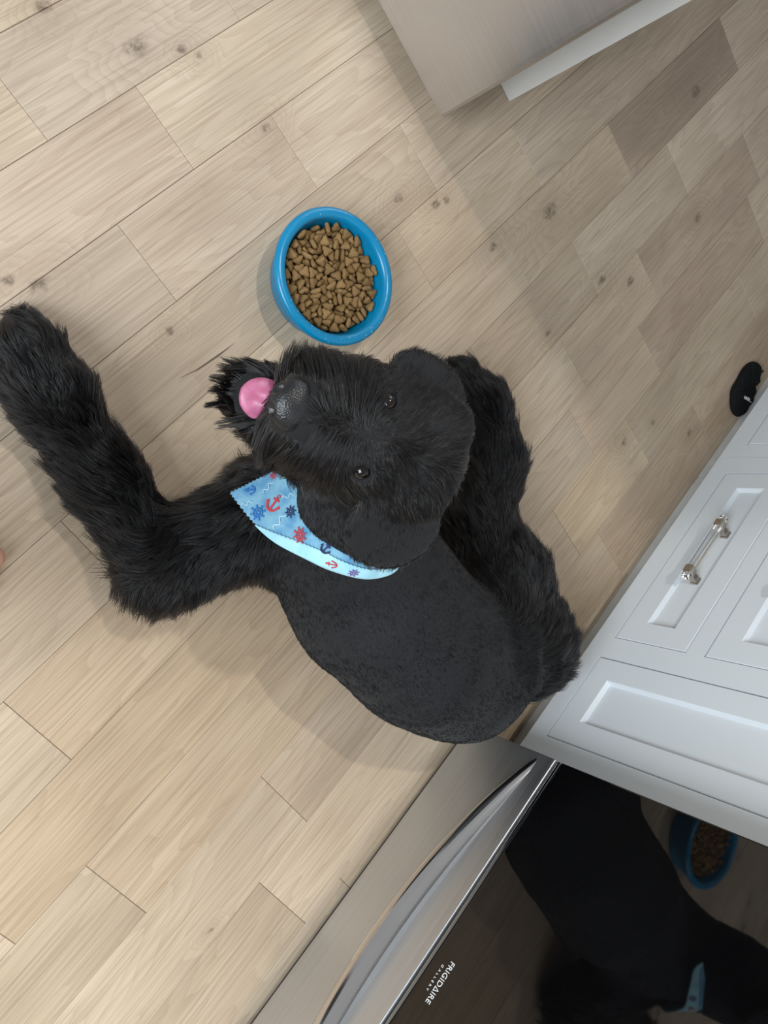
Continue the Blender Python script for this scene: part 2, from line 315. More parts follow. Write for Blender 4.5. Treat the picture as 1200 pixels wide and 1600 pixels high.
# storage drawer with a swelling crescent pull
DZ0, DZ1 = .028, .306
drw = box('drawer', RX0, RX1, RY - .05, RY, DZ0, DZ1, STEEL_X, rg, .0035, 3)
bxm = bmesh.new(); add_box(bxm, RX0 + .002, RX1 - .002, RY - .05, RY - .006, DZ1, DZ1 + .008, 0); bm_obj('drawer_seal', bxm, BLACK, rg)
KDATA = '968,231,659,14,-12,21,-96;-459,-700,658,18,67,59,40;551,824,656,45,46,3,77;842,485,656,27,-91,31,-8;-163,-707,649,10,-85,-25,46;-978,-204,649,6,-98,-16,7;218,783,649,18,-41,-82,-36;524,-596,648,35,57,39,-63;-472,-872,646,1,-66,-27,70;-467,445,645,72,7,-1,-69;-199,458,645,77,26,36,46;748,115,643,86,21,-20,-42;-218,650,642,31,-67,9,-67;-439,188,641,28,-95,6,9;66,741,640,19,-47,19,-84;-15,401,638,65,46,-14,-59;-232,-555,638,86,-51,2,-5;308,-92,638,93,13,20,-28;285,-504,637,18,-8,3,-98;686,315,636,63,-24,-40,-62;-321,338,635,13,-96,24,3;-985,-25,635,55,-12,-50,-66;-770,-199,634,60,79,-12,9;121,-12,632,96,-26,4,8;-604,-434,632,96,-7,-19,-22;733,718,632,18,-71,-51,-46;83,-199,631,8,-19,19,96;120,-640,631,56,22,-30,-74;-281,-903,630,82,32,4,47;-707,328,629,59,53,59,-16;-987,182,625,41,22,-48,-74;634,-522,624,29,-7,92,26;603,-791,624,42,17,-26,86;-483,868,624,22,83,47,22;339,656,623,89,-12,-18,39;-130,-415,623,11,-85,25,46;-36,661,622,2,72,49,-49;236,-281,622,3,24,-95,19;-925,365,621,32,15,-25,-90;517,447,620,5,-81,49,31;253,483,620,16,95,-27,2;938,-432,619,73,-43,-46,27;57,176,619,18,28,-5,-94;417,302,617,45,-50,-73,-14;-26,1024,614,40,-67,53,32;-7,-535,614,33,61,72,3;-285,975,612,38,17,76,-50;3,-335,612,37,42,25,-79;-463,-376,611,31,-42,85,-1;56,-976,611,83,-12,48,-25;932,-163,610,41,90,16,-2;-644,-130,610,52,-78,32,-15;-701,-325,610,62,67,21,34;-294,556,606,20,-68,-34,62;383,-952,605,45,43,70,-34;-105,-117,605,69,35,17,-60;-608,-781,605,13,83,42,35;-549,-71,602,18,28,82,47;409,-256,602,85,8,45,26;598,-347,599,17,-4,-12,-98;559,49,599,72,-12,14,67;827,-410,598,48,-1,84,-26;-803,-55,597,1,-7,69,72;-373,-734,595,92,9,-36,-16;198,-719,594,40,16,89,-14;-844,-290,593,61,73,28,-16;-57,-944,590,23,30,16,91;243,117,589,35,28,-29,84;-474,2,587,60,51,2,-62;-225,-391,587,76,41,22,44;-629,728,581,5,58,-76,-28;419,-477,581,72,15,-67,12;-691,210,578,10,-9,-28,-95;525,221,578,23,-39,55,-70;-416,-195,578,89,-28,11,-33;-643,492,578,15,-6,1,-99;-670,-605,577,12,-76,-16,-62;380,800,576,21,-55,79,18;212,-956,576,25,36,-88,-21;-822,-465,576,47,-1,10,-88;-404,694,575,28,-91,-16,-25;808,182,574,72,-13,-21,65;-477,553,574,59,17,12,-79;361,946,572,66,70,1,-26;-290,-50,572,20,-33,-92,-9;661,508,570,10,-71,61,-33;368,-648,569,19,-37,76,-49;-785,602,569,3,-28,13,-95;-539,-582,567,95,17,-22,12;436,-824,565,15,-72,-45,-50;-297,88,565,35,31,-65,60;-798,80,564,26,13,-36,-89;-228,841,562,42,14,-85,-29;-81,299,562,23,-35,-20,-89;-501,245,562,32,-56,-76,1;105,-456,560,43,61,58,33;464,541,559,93,-7,26,-25;306,368,558,99,-16,2,6;517,-106,558,4,-8,-99,7;188,831,558,62,29,-25,68;112,405,558,10,-23,-96,9;744,9,557,29,54,-72,32;-203,219,555,16,96,-23,-9;-55,546,554,62,75,-8,-22;972,52,553,1,-16,17,-97;914,328,552,13,-47,3,87;364,51,551,34,14,-56,-74;147,585,548,20,-84,45,21;858,528,546,4,65,55,52;-377,397,544,5,-76,-65,2;-784,-642,543,6,-56,-54,63;-957,-169,543,17,-59,77,16;25,-689,542,78,-35,20,-47;136,953,539,97,25,3,-7;644,-667,539,20,94,-22,-15;4,-63,537,52,5,-20,83;-125,-775,537,0,-39,86,-32;658,225,536,18,-50,37,76;937,-247,535,8,-7,-97,21;-309,-644,535,53,-29,-32,73;-836,275,534,26,-14,28,-91;671,-128,534,39,24,-19,-87;-416,854,529,66,-21,-41,59;-123,728,529,47,50,-66,-30;-942,115,527,72,-43,-52,-15;531,751,526,87,-14,-28,-38;49,-238,524,89,-15,-25,-35;791,-568,523,17,93,26,19;751,417,522,13,-43,89,-11;244,-61,520,88,-41,8,-23;647,-423,519,14,86,48,-12;-253,-201,519,10,72,-57,37;-113,910,518,57,-36,72,-18;195,-529,514,36,37,85,-12;-188,-574,513,95,-13,-20,22;243,-396,512,19,41,63,-64;-119,-952,511,14,90,-30,-28;-189,472,511,99,0,-8,-12;203,217,510,12,63,2,77;307,-270,510,14,-89,44,5;-475,-312,510,48,6,-24,84;70,159,507,11,-89,31,-33;-141,51,507,29,-69,63,-22;-444,-488,506,32,7,94,-4;511,-723,505,17,41,-6,90;-626,-444,505,80,19,8,-56;338,542,505,23,-3,17,-96;240,-833,503,9,-83,50,24;-393,-907,503,43,84,27,-18;-1,823,501,71,-16,-45,51;-631,-11,500,12,-96,-23,14;356,246,500,68,-4,20,70;-286,-379,499,25,-87,-15,40;728,-245,496,60,-15,-63,-46;-863,-403,492,2,-20,-97,-10;-538,337,491,19,-82,-50,19;711,614,486,85,47,-12,19;-643,-244,486,7,-84,54,1;-297,-786,484,5,-16,55,82;877,112,480,75,10,-13,64;-641,178,479,3,-1,95,-30;-290,221,479,13,84,-40,-33;-331,-40,478,62,2,22,-75;-535,615,476,99,-4,9,-8;231,684,475,93,10,5,35;-455,136,475,19,15,91,-34;38,397,473,25,-26,-91,20;-740,384,472,2,3,-99,-17;-569,-773,469,15,21,91,-32;-867,479,468,24,48,-60,-60;-150,-240,468,44,81,39,-1;-315,890,465,22,-40,9,89;-69,-558,465,94,-14,-30,7;-225,706,463,2,29,30,91;91,-949,461,27,-90,22,27;231,-615,459,5,77,-54,32;-917,285,459,24,-95,2,22;-332,540,459,81,18,7,56;845,-315,457,80,-11,-2,59;-948,-82,457,0,42,77,49;621,383,457,91,-15,40,-1;509,124,455,3,-11,26,96;-40,-787,455,7,-89,31,-31;741,-75,455,95,-6,-30,-3;-208,-928,455,92,-7,29,-25;327,840,453,89,38,-25,6;940,-53,452,54,66,-53,7;468,383,452,28,74,-61,2;-96,210,451,26,-1,-4,97;-775,6,451,80,9,2,59;-714,630,451,15,-75,-64,-3;445,-7,447,21,61,67,-37;-454,-232,446,57,8,-30,76;527,-276,446,47,-56,-55,-41;-852,-277,445,0,-17,95,28;70,-383,445,86,15,31,-38;-460,-613,445,15,-5,33,93;160,-147,443,28,36,-29,-84;61,578,443,14,-89,42,0;752,228,442,59,23,-21,-74;224,409,442,96,-25,-1,-9;647,701,441,73,43,25,-47;527,574,441,43,-5,16,-89;-584,792,437,46,-81,2,38;-45,-11,435,22,-21,94,16;477,-381,435,78,62,2,-7;525,-517,434,37,76,22,-49;-362,358,431,22,-44,-86,16;112,832,429,8,98,19,1;810,-481,428,35,-10,-31,88;467,-656,428,38,-27,23,-85;330,-174,428,78,17,-9,-59;953,230,424,20,-50,-28,79;-413,744,423,28,80,53,-10;398,-843,423,8,-39,-91,11;137,29,422,1,-37,64,67;138,-731,414,24,91,6,-32;594,-142,413,77,13,32,54;319,120,411,67,34,21,62;21,975,409,58,42,40,-57;-131,349,407,20,16,-30,92;-734,-537,406,56,-83,5,0;602,62,404,16,13,95,-22;-795,-175,402,16,4,90,40;-670,-655,402,40,-84,-30,-21;347,554,402,77,15,-12,61;-606,-161,402,0,-20,-98,-7;-421,-412,402,30,1,95,1;619,-751,401,63,-58,-3,51;-118,-371,400,20,-69,2,-70;-637,433,395,15,68,51,51;824,-126,394,20,56,80,3;-764,180,392,70,19,13,68;-375,75,391,15,38,91,-7;-627,-375,390,44,-1,-7,89;695,-612,389,9,-13,-52,-84;-480,459,389,22,-27,-92,-21;-213,-140,388,86,31,23,-34;438,702,387,6,5,98,16;660,-466,385,55,-52,-54,37;-897,21,383,88,15,25,37;434,866,382,54,-54,62,21;-519,13,382,8,-81,23,-53;535,301,382,21,62,74,-19;-26,658,380,18,-84,46,22;239,-447,379,9,-41,88,-20;764,409,378,43,-75,30,-42;239,-271,377,85,-40,12,-31;14,-323,376,37,18,-14,90;-282,-550,375,52,36,26,73;116,294,374,12,49,-27,-82;211,663,372,48,-11,2,-87;-142,-639,369,84,-40,12,-34;306,-689,369,28,-81,-28,-43;819,82,367,76,8,-13,63;498,-148,367,25,-61,-70,28;868,419,366,42,-76,21,-45;-67,488,366,62,77,-13,5;-627,45,365,67,17,72,-6;21,-526,364,28,9,-45,-84;226,937,363,57,30,-52,56;-437,-152,363,67,1,-47,57;378,382,362,73,-19,-11,-64;86,-879,360,37,-80,-39,25;-815,-438,360,87,39,-26,17;289,-873,359,17,41,-90,-1;312,-67,359,96,26,-10,6;-224,-12,359,15,19,-95,-20;885,-269,358,0,-78,60,-14;-379,-681,354,55,79,-22,14;-429,260,353,6,-23,96,-12;-196,-445,353,22,-68,-13,-69;-389,-819,352,37,-7,-90,22;-182,619,351,54,12,47,69;-58,97,350,10,77,61,18;-22,-173,350,54,48,11,-68;-173,929,348,27,-40,54,69;-239,194,348,39,19,4,-90;345,-581,348,45,-67,59,-1;-810,434,345,30,65,69,-13;-223,-855,345,48,1,8,88;-285,-282,345,55,-15,-28,-78;-9,326,344,80,-29,-34,40;-611,685,339,33,85,-38,16;45,-715,338,94,-19,27,0;213,185,338,35,91,-11,-17;793,-423,333,49,-6,-27,83;276,301,333,38,55,-73,15;-316,624,331,73,13,67,1;-72,772,329,13,-76,-64,2;609,454,328,83,30,-26,39;-544,-574,327,3,12,-96,-26;-594,307,326,9,-29,76,-57;-483,611,325,51,31,-39,-70;-909,150,323,13,-60,60,52;571,763,321,58,-73,32,-15;-63,-940,321,65,67,27,-23;-297,816,320,56,42,64,32;454,219,317,89,-22,-3,-40;789,223,316,99,11,3,1;591,-324,313,8,61,-78,13;-918,-247,313,52,58,-53,-33;-689,582,310,46,87,-17,9;419,-269,309,39,32,-84,-20;472,-773,308,97,9,21,3;91,122,307,28,-76,-26,52;-377,-21,305,5,-25,-96,12;753,522,304,75,37,-31,44;234,508,304,53,-1,7,85;-597,-295,302,86,0,-2,51;618,228,301,90,8,-36,-25;-441,791,301,2,2,3,100;72,815,297,47,-5,88,-5;564,613,296,13,46,77,42;570,37,295,96,-20,-16,-11;-655,-111,295,96,-19,-1,-20;96,516,294,41,-47,39,-67;708,-164,293,26,-2,15,-95;451,-580,292,13,38,27,-87;-506,-750,288,18,90,25,-32;125,-558,287,86,-50,-2,8;-198,407,286,75,-64,18,-5;-385,-425,284,27,87,-6,41;893,-138,283,29,-88,-25,-28;323,-442,283,17,-97,9,-12;-782,-361,283,29,33,10,-89;-805,-84,280,70,-27,-63,-20;-186,-689,276,53,-52,-14,-65;242,829,275,22,78,-56,19;426,565,272,75,53,-38,10;203,-57,271,89,-3,46,-3;354,-16,271,89,40,-19,12;77,-105,270,51,63,-22,-54;-98,-333,269,24,-94,22,-6;-635,-450,266,87,-40,-23,-16;-338,462,265,20,70,-30,61;-201,543,265,27,-49,-15,-82;-741,377,264,38,91,9,-15;-451,-295,264,31,42,-37,-77;-889,290,263,38,-73,-25,51;-757,57,261,70,-58,37,19;111,-264,260,44,-81,29,26;925,119,259,51,38,67,38;-61,-11,259,78,-44,0,44;122,-404,254,13,-14,94,29;825,-337,253,4,-74,67,3;-918,-29,253,61,-24,37,-66;143,705,250,28,49,79,-24;208,-866,249,60,7,-29,75;-414,144,249,14,-28,1,-95;-595,152,246,29,-89,33,13;352,750,245,5,-24,20,95;493,-465,245,31,-44,84,3;-238,-104,244,14,89,-27,-35;-141,214,244,86,-32,-39,-5;-33,-728,242,47,-36,-70,41;-616,469,241,75,42,-42,29;307,-202,241,5,80,-58,16;609,-652,240,8,-96,0,-26;889,-32,239,2,21,80,56;-732,261,239,42,-10,35,83;394,402,239,91,12,-3,39;-82,886,238,2,91,35,20;-246,326,238,39,68,37,-50;-217,795,236,17,76,13,61;191,-674,233,94,10,-7,33;-407,581,233,69,21,-66,-21;-277,-292,231,77,3,-11,-63;768,289,230,8,-78,-62,-3;-74,-511,230,0,36,93,-6;68,328,229,63,-2,0,78;-282,-517,229,40,-7,3,-92;-13,155,228,35,-79,26,42;427,171,228,96,-7,10,26;250,127,227,26,-7,-7,-96;362,-731,227,5,32,-95,2;-522,-23,226,6,96,29,-2;519,-155,225,7,-16,98,7;634,-374,225,88,-7,3,48;-731,-224,225,3,83,-54,-9;655,-29,224,12,27,95,6;-92,622,222,46,-29,84,5;-720,-575,221,49,-56,-5,-67;-75,-174,219,29,-31,-90,-6;-463,352,215,4,-47,-65,-59;-138,-801,215,1,-19,-46,-86;680,622,214,32,17,79,50;-216,-880,199,84,-48,6,-25;-338,-100,197,24,-42,-83,27;-48,461,196,23,88,14,40;223,613,195,28,36,89,7;-553,-510,195,39,14,91,-4;-363,789,188,90,-7,21,37;-619,605,187,24,32,-16,-90;219,361,187,90,30,-19,-27;473,724,185,40,-13,28,86;645,447,184,5,-60,74,32;-584,-251,183,21,-71,61,-27;688,174,183,88,-32,29,19;-582,-686,181,71,2,46,53;-453,-594,180,33,-52,-20,76;-302,-713,175,7,29,63,-71;-385,-809,175,41,87,15,-24;-519,255,174,67,66,3,-34;698,-559,174,27,-40,81,-33;-282,92,173,56,-41,66,-30;-298,256,173,55,78,2,-30;253,-354,173,1,-44,70,57;535,342,172,58,60,-13,-53;-498,481,171,35,9,80,48;104,-760,171,83,-39,36,-19;833,111,171,5,-51,-1,-86;51,884,171,25,-86,-35,-27;-822,191,168,8,-24,93,-28;33,648,165,16,12,90,-38;821,-196,164,6,-17,-15,-97;476,-38,161,24,-64,-69,-25;331,469,161,6,-32,88,35;346,-460,161,21,-81,-54,-8;0,-868,155,9,7,-23,-97;455,-664,151,86,15,-9,-48;93,8,148,61,17,-14,76;-133,101,148,4,-62,-75,23;230,-602,148,42,2,22,-88;37,-307,147,18,97,-8,-12;222,825,145,53,10,-11,83;168,188,145,18,-22,-96,-4;-479,679,143,40,14,-6,90;-817,-227,143,7,-37,-92,5;748,-349,142,99,-4,-10,-10;289,-791,142,98,-11,3,15;-729,-403,139,81,-5,6,-58;137,-165,138,8,-4,-6,99;-96,-620,138,7,-100,3,2;-122,-421,136,4,-80,-60,-3;-23,281,135,4,99,12,0;-721,403,135,98,3,2,-21;-437,-175,135,67,3,-3,74;-291,461,135,52,3,-2,-85;-430,75,135,11,-1,3,-99;-594,-53,135,54,-4,-2,-84;-89,780,135,2,100,-6,-3;344,634,135,3,-43,90,-1;79,473,135,43,-3,-3,-90;-309,-552,135,1,-65,-76,4;308,50,135,57,-2,2,82;621,-189,135,3,-72,69,-2;548,115,135,67,1,-3,74;-257,644,135,3,7,-100,1;553,-475,135,3,15,99,3;760,326,135,14,2,4,-99;554,555,135,64,3,-1,77;-440,-374,135,56,-3,-2,-83;318,-181,135,50,-3,1,86;77,-493,135,3,-61,79,-2;379,262,135,3,-63,-77,-1;735,-14,135,97,4,0,-25;481,-299,135,3,69,72,2;-650,160,135,1,40,-92,-3;-214,-262,135,1,-40,-91,4;-787,-45,135,95,-2,-2,-32;-117,-74,135,2,21,98,3'
def crescent():
    v = []; f = []; nx = 61; nc = 15; xc = .042; half = .474
    for i in range(nx):
        t = -1 + 2 * i / (nx - 1); x = xc + half * t; q = max(0.0, 1 - t * t)
        p = .040 * q ** .85; zc = .199 + .065 * t * t; w = .003 + .017 * q ** .6
        for j in range(nc):
            a = -math.pi / 2 + math.pi * j / (nc - 1)
            # flatter underside, rounded lip, hollow upper side
            yy = p * max(0.0, math.cos(a)); zz = zc + w * math.sin(a) * (1.35 if a < 0 else 1.5) - .004 * math.cos(a)
            v.append((x, RY - .005 + yy + .004 * math.cos(a), zz))
    for i in range(nx - 1):
        for j in range(nc - 1): f.append((i * nc + j, i * nc + j + 1, (i + 1) * nc + j + 1, (i + 1) * nc + j))
    f.append(tuple(range(nc))); f.append(tuple((nx - 1) * nc + j for j in range(nc - 1, -1, -1)))
    return v, f
v, f = crescent(); tag(mesh_obj('handle', v, f, STEEL_P, drw, True), 'polished crescent shaped drawer pull')
# oven door
OZ0 = .318
od = box('oven_door', RX0, RX1, RY - .05, RY - .004, OZ0, 1.04, BLACK, rg, .004)
box('glass', RX0 + .004, RX1 - .004, RY - .006, RY, OZ0 + .006, .96, GLASS_BLK, od, .002)
box('trim', RX0 + .002, RX1 - .002, RY - .03, RY - .002, OZ0 - .006, OZ0 + .003, CHROME_D, od, .002)
box('control_panel', RX0, RX1, RY - .06, RY + .0, 1.045, 1.13, STEEL_X, rg, .004)
hb = bmesh.new(); r = bmesh.ops.create_cone(hb, cap_ends=True, segments=20, radius1=.016, radius2=.016, depth=.82)
for vv in r['verts']: vv.co = Vector((.042 + vv.co.z, RY + .05 + vv.co.y, .995 + vv.co.x))
for sx in (-.36, .40): add_box(hb, sx - .012, sx + .012, RY - .005, RY + .05, .985, 1.005, .003)
bm_obj('door_handle', hb, STEEL_P, od, True)
def lettering(name, txt, size, xc, zc, spacing, mat, parent, length):
    c = bpy.data.curves.new(name, 'FONT'); c.body = txt; c.size = size; c.align_x = 'CENTER'; c.align_y = 'CENTER'; c.space_character = spacing; c.extrude = 0.0003; c.resolution_u = 6
    t = bpy.data.objects.new(name, c); COL.objects.link(t); dg = bpy.context.evaluated_depsgraph_get()
    me = bpy.data.meshes.new_from_object(t.evaluated_get(dg)); bpy.data.objects.remove(t)
    xs = [q.co.x for q in me.vertices]; s = length / (max(xs) - min(xs)); mx = (max(xs) + min(xs)) / 2
    for q in me.vertices: q.co = Vector((xc - (q.co.x - mx) * s, RY + .0004 + q.co.z, zc + q.co.y))
    me.materials.clear(); me.materials.append(mat)
    o = bpy.data.objects.new(name, me); link(o, parent); put(o, parent); return o
lettering('lettering', 'FRIGID\u0394IRE', .0165, .0415, .3685, 1.05, PRINT, od, .080)
lettering('lettering', 'GALLERY', .0068, .0425, .3525, 1.9, PRINT, od, .051)
# ------------------------------------------------------------------ refrigerator and its end panel
FX, FY = 1.350, -0.147
fr = empty('refrigerator', (1.8, FY + .57, 0)); tag(fr, 'stainless steel refrigerator at the upper edge of the floor', 'refrigerator')
box('body', FX + .095, 2.36, FY + .012, FY + 1.15, .05, 2.24, GREY, fr, .004)
for x in (FX + .16, 2.25):
    for y in (FY + .08, FY + 1.08):
        v, f = lathe([(0, 0), (.03, 0), (.03, .012), (.014, .015), (.014, .06), (0, .06)], 16, x, y); mesh_obj('foot', v, f, BLACK, fr)
def fridge_door(name, y0, y1, z0, z1):
    # front face very slightly crowned, with rounded vertical edges
    n = 41; v = []; f = []
    for i in range(n):
        t = math.sin((-1 + 2 * i / (n - 1)) * math.pi / 2); e = abs(t)
        y = (y0 + y1) / 2 + t * (y1 - y0) / 2
        x = FX + .006 * max(0, (e - .985) / .015) ** 2
        v += [(x + .003, y, z0), (x, y, z0 + .004), (x, y, z1 - .004), (x + .003, y, z1)]
    for i in range(n - 1):
        for j in range(3): f.append((i * 4 + j, i * 4 + j + 1, (i + 1) * 4 + j + 1, (i + 1) * 4 + j))
    b = len(v); xb = FX + .085
    v += [(xb, y0, z0), (xb, y1, z0), (xb, y1, z1), (xb, y0, z1)]
    L = (n - 1) * 4
    f += [tuple(range(0, L + 1, 4)) + (b + 1, b), tuple(range(L + 3, 2, -4)) + (b + 3, b + 2), (3, 2, 1, 0, b, b + 3), (L, L + 1, L + 2, L + 3, b + 2, b + 1), (b, b + 1, b + 2, b + 3)]
    o = mesh_obj(name, v, f, STEEL_Z, fr, False)
    box('gasket', FX + .083, FX + .096, y0 + .02, y1 - .02, z0 + .015, z1 - .015, GREY, o, .002)
    return o
d1 = fridge_door('freezer_drawer', FY, FY + 1.16, .06, .86)
d2 = fridge_door('door', FY, FY + .577, .87, 2.26); d3 = fridge_door('door', FY + .583, FY + 1.16, .87, 2.26)
ep = box('end_panel', 1.630, 2.42, -0.222, -0.162, 0, 2.5, PANELW, None, .0015); tag(ep, 'tall off white end panel standing beside the refrigerator', 'panel')
# ------------------------------------------------------------------ bowl and kibble
BX, BY = .880, -.2516
def bowl_material():
    m = NT('blue_plastic'); g = m.n('ShaderNodeNewGeometry').outputs['Position']
    n = m.noise(g, 20, 2); m.set(Base_Color=m.ramp(n, [(.3, (.0, .20, .40)), (.7, (.0, .222, .43))]), Roughness=.28)
    sp = m.noise(g, 260, 2); m.bump(sp, .03, .001); return m.mat
prof = [(0, .010), (.086, .010), (.094, .014), (.101, .03), (.1135, .074), (.1145, .079), (.117, .0835), (.1215, .0862), (.127, .0868), (.132, .0855), (.1355, .0825), (.1368, .078), (.1362, .073), (.134, .0705), (.1295, .0690), (.1245, .066), (.1165, .035), (.111, .012), (.109, .004), (.104, .0), (.095, .0), (.093, .004), (0, .004)]
v, f = lathe(prof, 96, BX, BY); bowl = mesh_obj('food_bowl', [(x, y, z + .0006) for x, y, z in v], [q[::-1] for q in f], bowl_material(), None, True)
tag(bowl, 'round blue plastic bowl of dog food on the oak floor', 'bowl')
cv = []; cf = []; cr_ = random.Random(11)
for k in range(46):
    a = cr_.choice([cr_.gauss(3.5, .35), cr_.gauss(4.6, .35), cr_.uniform(0, 6.28)]); r = cr_.uniform(.119, .1345); z = .0868 if r < .131 else .0845; b = len(cv); e = cr_.uniform(.0006, .0014)
    x, y = BX + r * math.cos(a), BY + r * math.sin(a)
    cv += [(x + e * cr_.uniform(.6, 1.3), y, z), (x - e * .6, y + e * cr_.uniform(.6, 1.2), z), (x - e * .6, y - e, z), (x, y, z + e * 1.1)]; cf += [(b, b + 1, b + 3), (b + 1, b + 2, b + 3), (b + 2, b, b + 3), (b + 2, b + 1, b)]
tag(mesh_obj('crumbs', cv, cf, simple('pale_crumb', (.62, .66, .66), .6), bowl), 'pale crumbs stuck to the rim', None, None, 'stuff')
def kibble_mesh(seed):
    r_ = random.Random(seed); n = 12; v = []; rings = [(.0, .0048), (.55, .0044), (.9, .0028), (1.0, 0.0), (.9, -.0028), (.55, -.0044), (.0, -.0048)]
    k1, k2 = r_.uniform(.10, .2), r_.uniform(-.08, .08)
    def out(a): return .0112 * (1 + .16 * math.cos(3 * a)) * (1 + k1 * math.cos(3 * a) + k2 * math.cos(a + 1)) / 1.1
    idx = []
    for s, z in rings:
        if s == 0: idx.append([len(v)]); v.append((0, 0, z)); continue
        row = []
        for i in range(n):
            a = 2 * math.pi * i / n; q = out(a) * s * r_.uniform(.97, 1.03); row.append(len(v)); v.append((q * math.cos(a), q * math.sin(a), z * r_.uniform(.9, 1.1)))
        idx.append(row)
    f = []
    for a, b in zip(idx[:-1], idx[1:]):
        for i in range(n):
            k = (i + 1) % n
            if len(a) == 1: f.append((a[0], b[i], b[k]))
            elif len(b) == 1: f.append((a[i], b[0], a[k]))
            else: f.append((a[i], b[i], b[k], a[k]))
    return v, f
def kibble_material():
    m = NT('kibble_brown'); tc = m.n('ShaderNodeTexCoord').outputs['Object']; oi = m.n('ShaderNodeObjectInfo').outputs['Random']
    n = m.noise(tc, 260, 4, .7); base = m.ramp(oi, [(0, (.195, .116, .042)), (.5, (.245, .150, .058)), (1, (.295, .183, .076))])
    base = m.mix(m.maprange(n, .35, .7, 0, .55), base, c4(.14, .076, .034)); m.set(Base_Color=base, Roughness=.75)
    m.b.inputs['Specular IOR Level'].default_value = .25; m.bump(n, .5, .0012); return m.mat
KIB = kibble_material(); kms = []
for s in range(5):
    v, f = kibble_mesh(s); me = bpy.data.meshes.new('kibble'); me.from_pydata(v, [], f); me.materials.append(KIB); me.polygons.foreach_set('use_smooth', [True] * len(me.polygons)); kms.append(me)
from mathutils import Quaternion
NK = 300; rest_v = []; rest_f = []
for i, s in enumerate(KDATA.split(';')):
    a = [int(q) for q in s.split(',')]; loc = Vector((BX + a[0] / 1e4, BY + a[1] / 1e4, a[2] / 1e4 + .003)); qt = Quaternion([q / 100 for q in a[3:]]).normalized()
    if i < NK:
        o = bpy.data.objects.new('kibble', kms[i % 5]); link(o); o.location = loc; o.rotation_mode = 'QUATERNION'; o.rotation_quaternion = qt
        tag(o, 'brown triangular kibble piece among the food in the blue bowl', 'kibble', 'kibble pieces in the blue bowl')
    else:
        me = kms[i % 5]; b = len(rest_v); rest_v += [tuple(loc + qt @ w.co) for w in me.vertices]; rest_f += [tuple(b + k for k in p.vertices) for p in me.polygons]
if rest_v: tag(mesh_obj('kibble_heap', rest_v, rest_f, KIB, None, True), 'lower layer of brown kibble at the bottom of the blue bowl', 'kibble', None, 'stuff')
# ------------------------------------------------------------------ implicit surfaces
def surface_nets(fn, lo, hi, h):
    lo = np.array(lo, float); n = np.ceil((np.array(hi) - lo) / h).astype(int) + 1
    ax = [lo[i] + h * np.arange(n[i]) for i in range(3)]
    F = np.empty(tuple(n), np.float32)
    for i in range(n[0]):
        Y, Z = np.meshgrid(ax[1], ax[2], indexing='ij'); P = np.stack([np.full_like(Y, ax[0][i]), Y, Z], -1).reshape(-1, 3); F[i] = fn(P).reshape(n[1], n[2])
    ins = F < 0; cn = n - 1; acc = np.zeros((*cn, 3), np.float32); cnt = np.zeros(tuple(cn), np.float32)
    def sl(o): return tuple(slice(o[k], o[k] + cn[k]) for k in range(3))
    for axis in range(3):
        o1, o2 = [k for k in range(3) if k != axis]
        for a in (0, 1):
            for b in (0, 1):
                c0 = [0, 0, 0]; c0[o1] = a; c0[o2] = b; c1 = list(c0); c1[axis] = 1
                A, B = F[sl(c0)], F[sl(c1)]; m = (A < 0) != (B < 0); t = np.where(m, A / np.where(m, A - B, 1), 0)
                for k in range(3): acc[..., k] += np.where(m, t if k == axis else c0[k], 0)
                cnt += m
    act = cnt > 0; vid = -np.ones(tuple(cn), np.int64); vid[act] = np.arange(act.sum())
    cells = np.argwhere(act); V = lo + h * (cells + acc[act] / cnt[act][:, None]); faces = []
    for axis in range(3):
        o1, o2 = (axis + 1) % 3, (axis + 2) % 3
        A = np.take(ins, range(n[axis] - 1), axis); B = np.take(ins, range(1, n[axis]), axis); q = np.argwhere(A != B)
        q = q[(q[:, o1] > 0) & (q[:, o2] > 0) & (q[:, o1] < cn[o1]) & (q[:, o2] < cn[o2])]
        s = A[tuple(q.T)]; ids = []
        for d1_, d2_ in ((1, 1), (0, 1), (0, 0), (1, 0)):
            c = q.copy(); c[:, o1] -= d1_; c[:, o2] -= d2_; ids.append(vid[tuple(c.T)])
        Q = np.stack(ids, 1); Q[~s] = Q[~s][:, ::-1]; faces.append(Q)
    return V, np.concatenate(faces)
def smin(a, b, k):
    h = np.maximum(k - np.abs(a - b), 0) / k; return np.minimum(a, b) - h * h * k * .25
def d_cone(P, a, b, ra, rb):
    a = np.array(a, float); b = np.array(b, float); ab = b - a; t = np.clip(((P - a) @ ab) / (ab @ ab), 0, 1)
    return np.linalg.norm(P - a - t[:, None] * ab, axis=1) - (ra + (rb - ra) * t)
def d_ell(P, c, r, M=None):
    q = P - np.array(c, float)
    if M is not None: q = q @ np.array(M).T
    r = np.array(r, float); k0 = np.linalg.norm(q / r, axis=1); k1 = np.linalg.norm(q / (r * r), axis=1) + 1e-9
    return k0 * (k0 - 1) / k1
def numpy_mesh(name, V, Fc, mat, parent=None, smooth=True):
    me = bpy.data.meshes.new(name); me.vertices.add(len(V)); me.vertices.foreach_set('co', np.asarray(V, np.float32).ravel())
    me.loops.add(Fc.size); me.loops.foreach_set('vertex_index', Fc.astype(np.int32).ravel())
    me.polygons.add(len(Fc)); me.polygons.foreach_set('loop_start', np.arange(0, Fc.size, Fc.shape[1], dtype=np.int32))
    me.polygons.foreach_set('use_smooth', np.ones(len(Fc), bool)); me.update(calc_edges=True); me.validate()
    me.materials.append(mat); o = bpy.data.objects.new(name, me); link(o, parent)
    if parent is not None: put(o, parent)
    return o
NFUR = 215000
